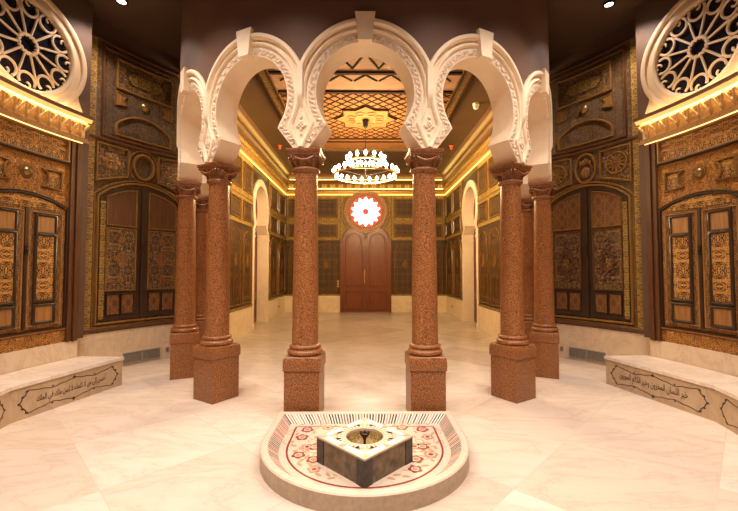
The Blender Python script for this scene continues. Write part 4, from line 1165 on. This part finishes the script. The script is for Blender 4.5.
# chandelier
CY = 767.0
t = thing('chandelier', (0, CY, 310+E), 'two-tier round chandelier of glowing bulbs hanging from the star on the ceiling', 'chandelier')
x = MB(); x.lathe([(7, 0), (7, -2), (5.5, -4), (5, -12), (3, -15), (1, -17)], (0, CY, E+303), n=20); x.build('canopy', M['black'], t, True)
x = MB(); x.tube3([(0, CY, E+290), (0, CY, E+190)], .8); x.build('rod', M['black'], t, True)
for R_, z_, n_, nm in ((64, 189, 24, 'ring'), (38, 216, 14, 'ring')):
    x = MB(); x.lathe([(R_-1.8, -.8), (R_+1.6, -.8), (R_+1.6, 2.2), (R_-1.8, 2.2), (R_-1.8, -.8)], (0, CY, E+z_), n=56, cap=False); rg = x.build(nm, M['brass'], t)
    sp_ = MB()
    for k in range(4):
        a = pi/4 + k*pi/2; sp_.tube3([(0, CY, E+z_), ((R_-2)*cos(a), CY + (R_-2)*sin(a), E+z_)], .6, 6); sp_.tube3([(0, CY, E+z_+34), ((R_-2)*cos(a), CY + (R_-2)*sin(a), E+z_)], .25, 5)
    sp_.build('spoke', M['black'], rg)
    for k in range(n_):
        a = 2*pi*(k+.5)/n_; cx, cy = R_*cos(a), CY + R_*sin(a)
        h = MB(); h.lathe([(1.6, 0), (1.6, 3.4), (1.9, 3.8)], (cx, cy, E+z_+2.2), n=10); ho = h.build('candle', M['brass'], t)
        b = MB(); b.lathe([(1.0, 0), (2.3, 1.5), (2.9, 3.6), (2.5, 5.8), (1.3, 7.6), (.2, 8.8)], (cx, cy, E+z_+5.8), n=10); b.build('bulb', M['bulb'], ho, True)

# small fixtures of the hall
t = thing('dome_camera', (205, 702, 300+E), 'small white dome security camera on the hall ceiling', 'camera')
x = MB(); x.lathe([(6, 10), (6, 6), (4.5, 5), (4.5, 3)], (205, 702, 300+E), n=20); x.build('mount', M['white'], t, True)
x = MB(); x.lathe([(4.6*cos(rad(a)), 3 + 4.6*sin(rad(a))) for a in range(60, -91, -15)], (205, 702, 300+E), n=20); x.build('camera_ball', M['white'], t, True)
for sx, sd in ((-1, 'left'), (1, 'right')):
    t = thing('sprinkler_head', (sx*213, 945, 305+E), 'small red sprinkler head on the hall ceiling, %s of the chandelier' % sd, 'sprinkler', 'ceiling sprinklers')
    x = MB(); x.lathe([(5, 5), (5, 3.6), (2, 3)], (sx*213, 945, 305+E), n=14); x.build('rosette', M['redcap'], t, True)
    x = MB(); x.lathe([(2, 3), (3.4, .5), (3.4, -3), (.5, -5)], (sx*213, 945, 305+E), n=14); x.build('cap', M['redcap'], t, True)
    W = hallW(sx); t = thing('wall_socket', W(1140, -106, 2), 'tiny dark socket on the marble base of the hall %s wall' % sd, 'socket', 'wall sockets')
    x = MB(W); x.box(1136, 1144, -110, -102, 2, 3, 999); x.build('plate', M['iron'], t); x = MB(W); x.dome(1140, -106, 3, 2, 2, .5, 8, 2); x.build('outlet', M['black'], t)
for i, (z, w_) in enumerate(((-34, 'topmost'), (-42, 'middle'), (-50, 'lowest'))):
    W = backW
    t = thing('light_switch', W(-88, z, 4), 'brass light switch, %s of three beside the reddish hall door' % w_, 'switch', 'light switches')
    x = MB(W); x.box(-91, -85, z-3, z+3, 2, 4.4, 999); x.build('plate', M['brass'], t); x = MB(W); x.dome(-88, z, 4.4, 1.4, 1.4, 2, 8, 3); x.build('toggle', M['white'], t)

# ------------------------------------------------------------------ lights
def light(name, kind, loc, energy, color, **kw):
    l = bpy.data.lights.new(name, kind); l.energy = energy; l.color = color
    for k, v in kw.items(): setattr(l, k, v)
    o = bpy.data.objects.new(name, l); col.objects.link(o); o.location = [c*S for c in loc]; return o
WARM = (1.0, .82, .70)
spots = [(r*cos(rad(a)), RC + r*sin(rad(a))) for r, a in ((322, 22), (322, 158), (285, -12), (285, 192), (250, -55), (250, 235), (110, -90), (180, 0), (180, 180), (60, 60-120))]
spots = [(-300, 464), (303, 464), (-238, 310), (238, 310), (-225, 140), (225, 140), (-90, 60), (90, 60), (-130, 230), (130, 230), (0, 150)]
for i, (x_, y_) in enumerate(spots):
    near = ('by the %s carved panelling' % ('left' if x_ < 0 else 'right')) if y_ > 400 else 'over the open marble floor'
    t = thing('ceiling_downlight', (x_, y_, 331+E), 'round recessed downlight in the brown ceiling, ' + near, 'downlight', 'ceiling downlights')
    q = MB(); q.lathe([(7, 1), (7, -1), (5, -1.2), (5, 1)], (x_, y_, 331+E), n=20, cap=False); q.build('bezel', M['black'], t, True)
    q = MB(); q.lathe([(5, .4), (4.9, 0.1), (.1, 0)], (x_, y_, 331+E), n=20, cap=False); q.build('lens', M['spotglow'], t)
    wall = y_ > 400
    light('downlight_beam', 'SPOT', (x_, y_, 328+E), 140 if wall else 285, WARM, spot_size=rad(120 if wall else 115), spot_blend=.6, shadow_soft_size=.06)
light('chandelier_light', 'POINT', (0, CY, E+206), 190, (1.0, .72, .36), shadow_soft_size=.45)

wd = bpy.data.worlds.new('World'); sc.world = wd; wd.use_nodes = True
wd.node_tree.nodes['Background'].inputs[0].default_value = (.9, .65, .42, 1); wd.node_tree.nodes['Background'].inputs[1].default_value = .02

# ------------------------------------------------------------------ camera
cam = bpy.data.cameras.new('camera'); co = bpy.data.objects.new('camera', cam); col.objects.link(co)
cam.sensor_width = 36; cam.lens = 385/738*36; cam.clip_start = .02; cam.clip_end = 100
co.location = (.8*S, 0, E*S); co.rotation_euler = (rad(90 + 2.23), 0, rad(-.45)); sc.camera = co
sc.view_settings.view_transform = 'Standard'; sc.view_settings.look = 'None'
sc.view_settings.exposure = .06; sc.view_settings.gamma = 1; sc.view_settings.use_curve_mapping = False
try:
    sc.cycles.use_denoising = True; sc.cycles.max_bounces = 8; sc.cycles.sample_clamp_indirect = 4
except Exception: pass
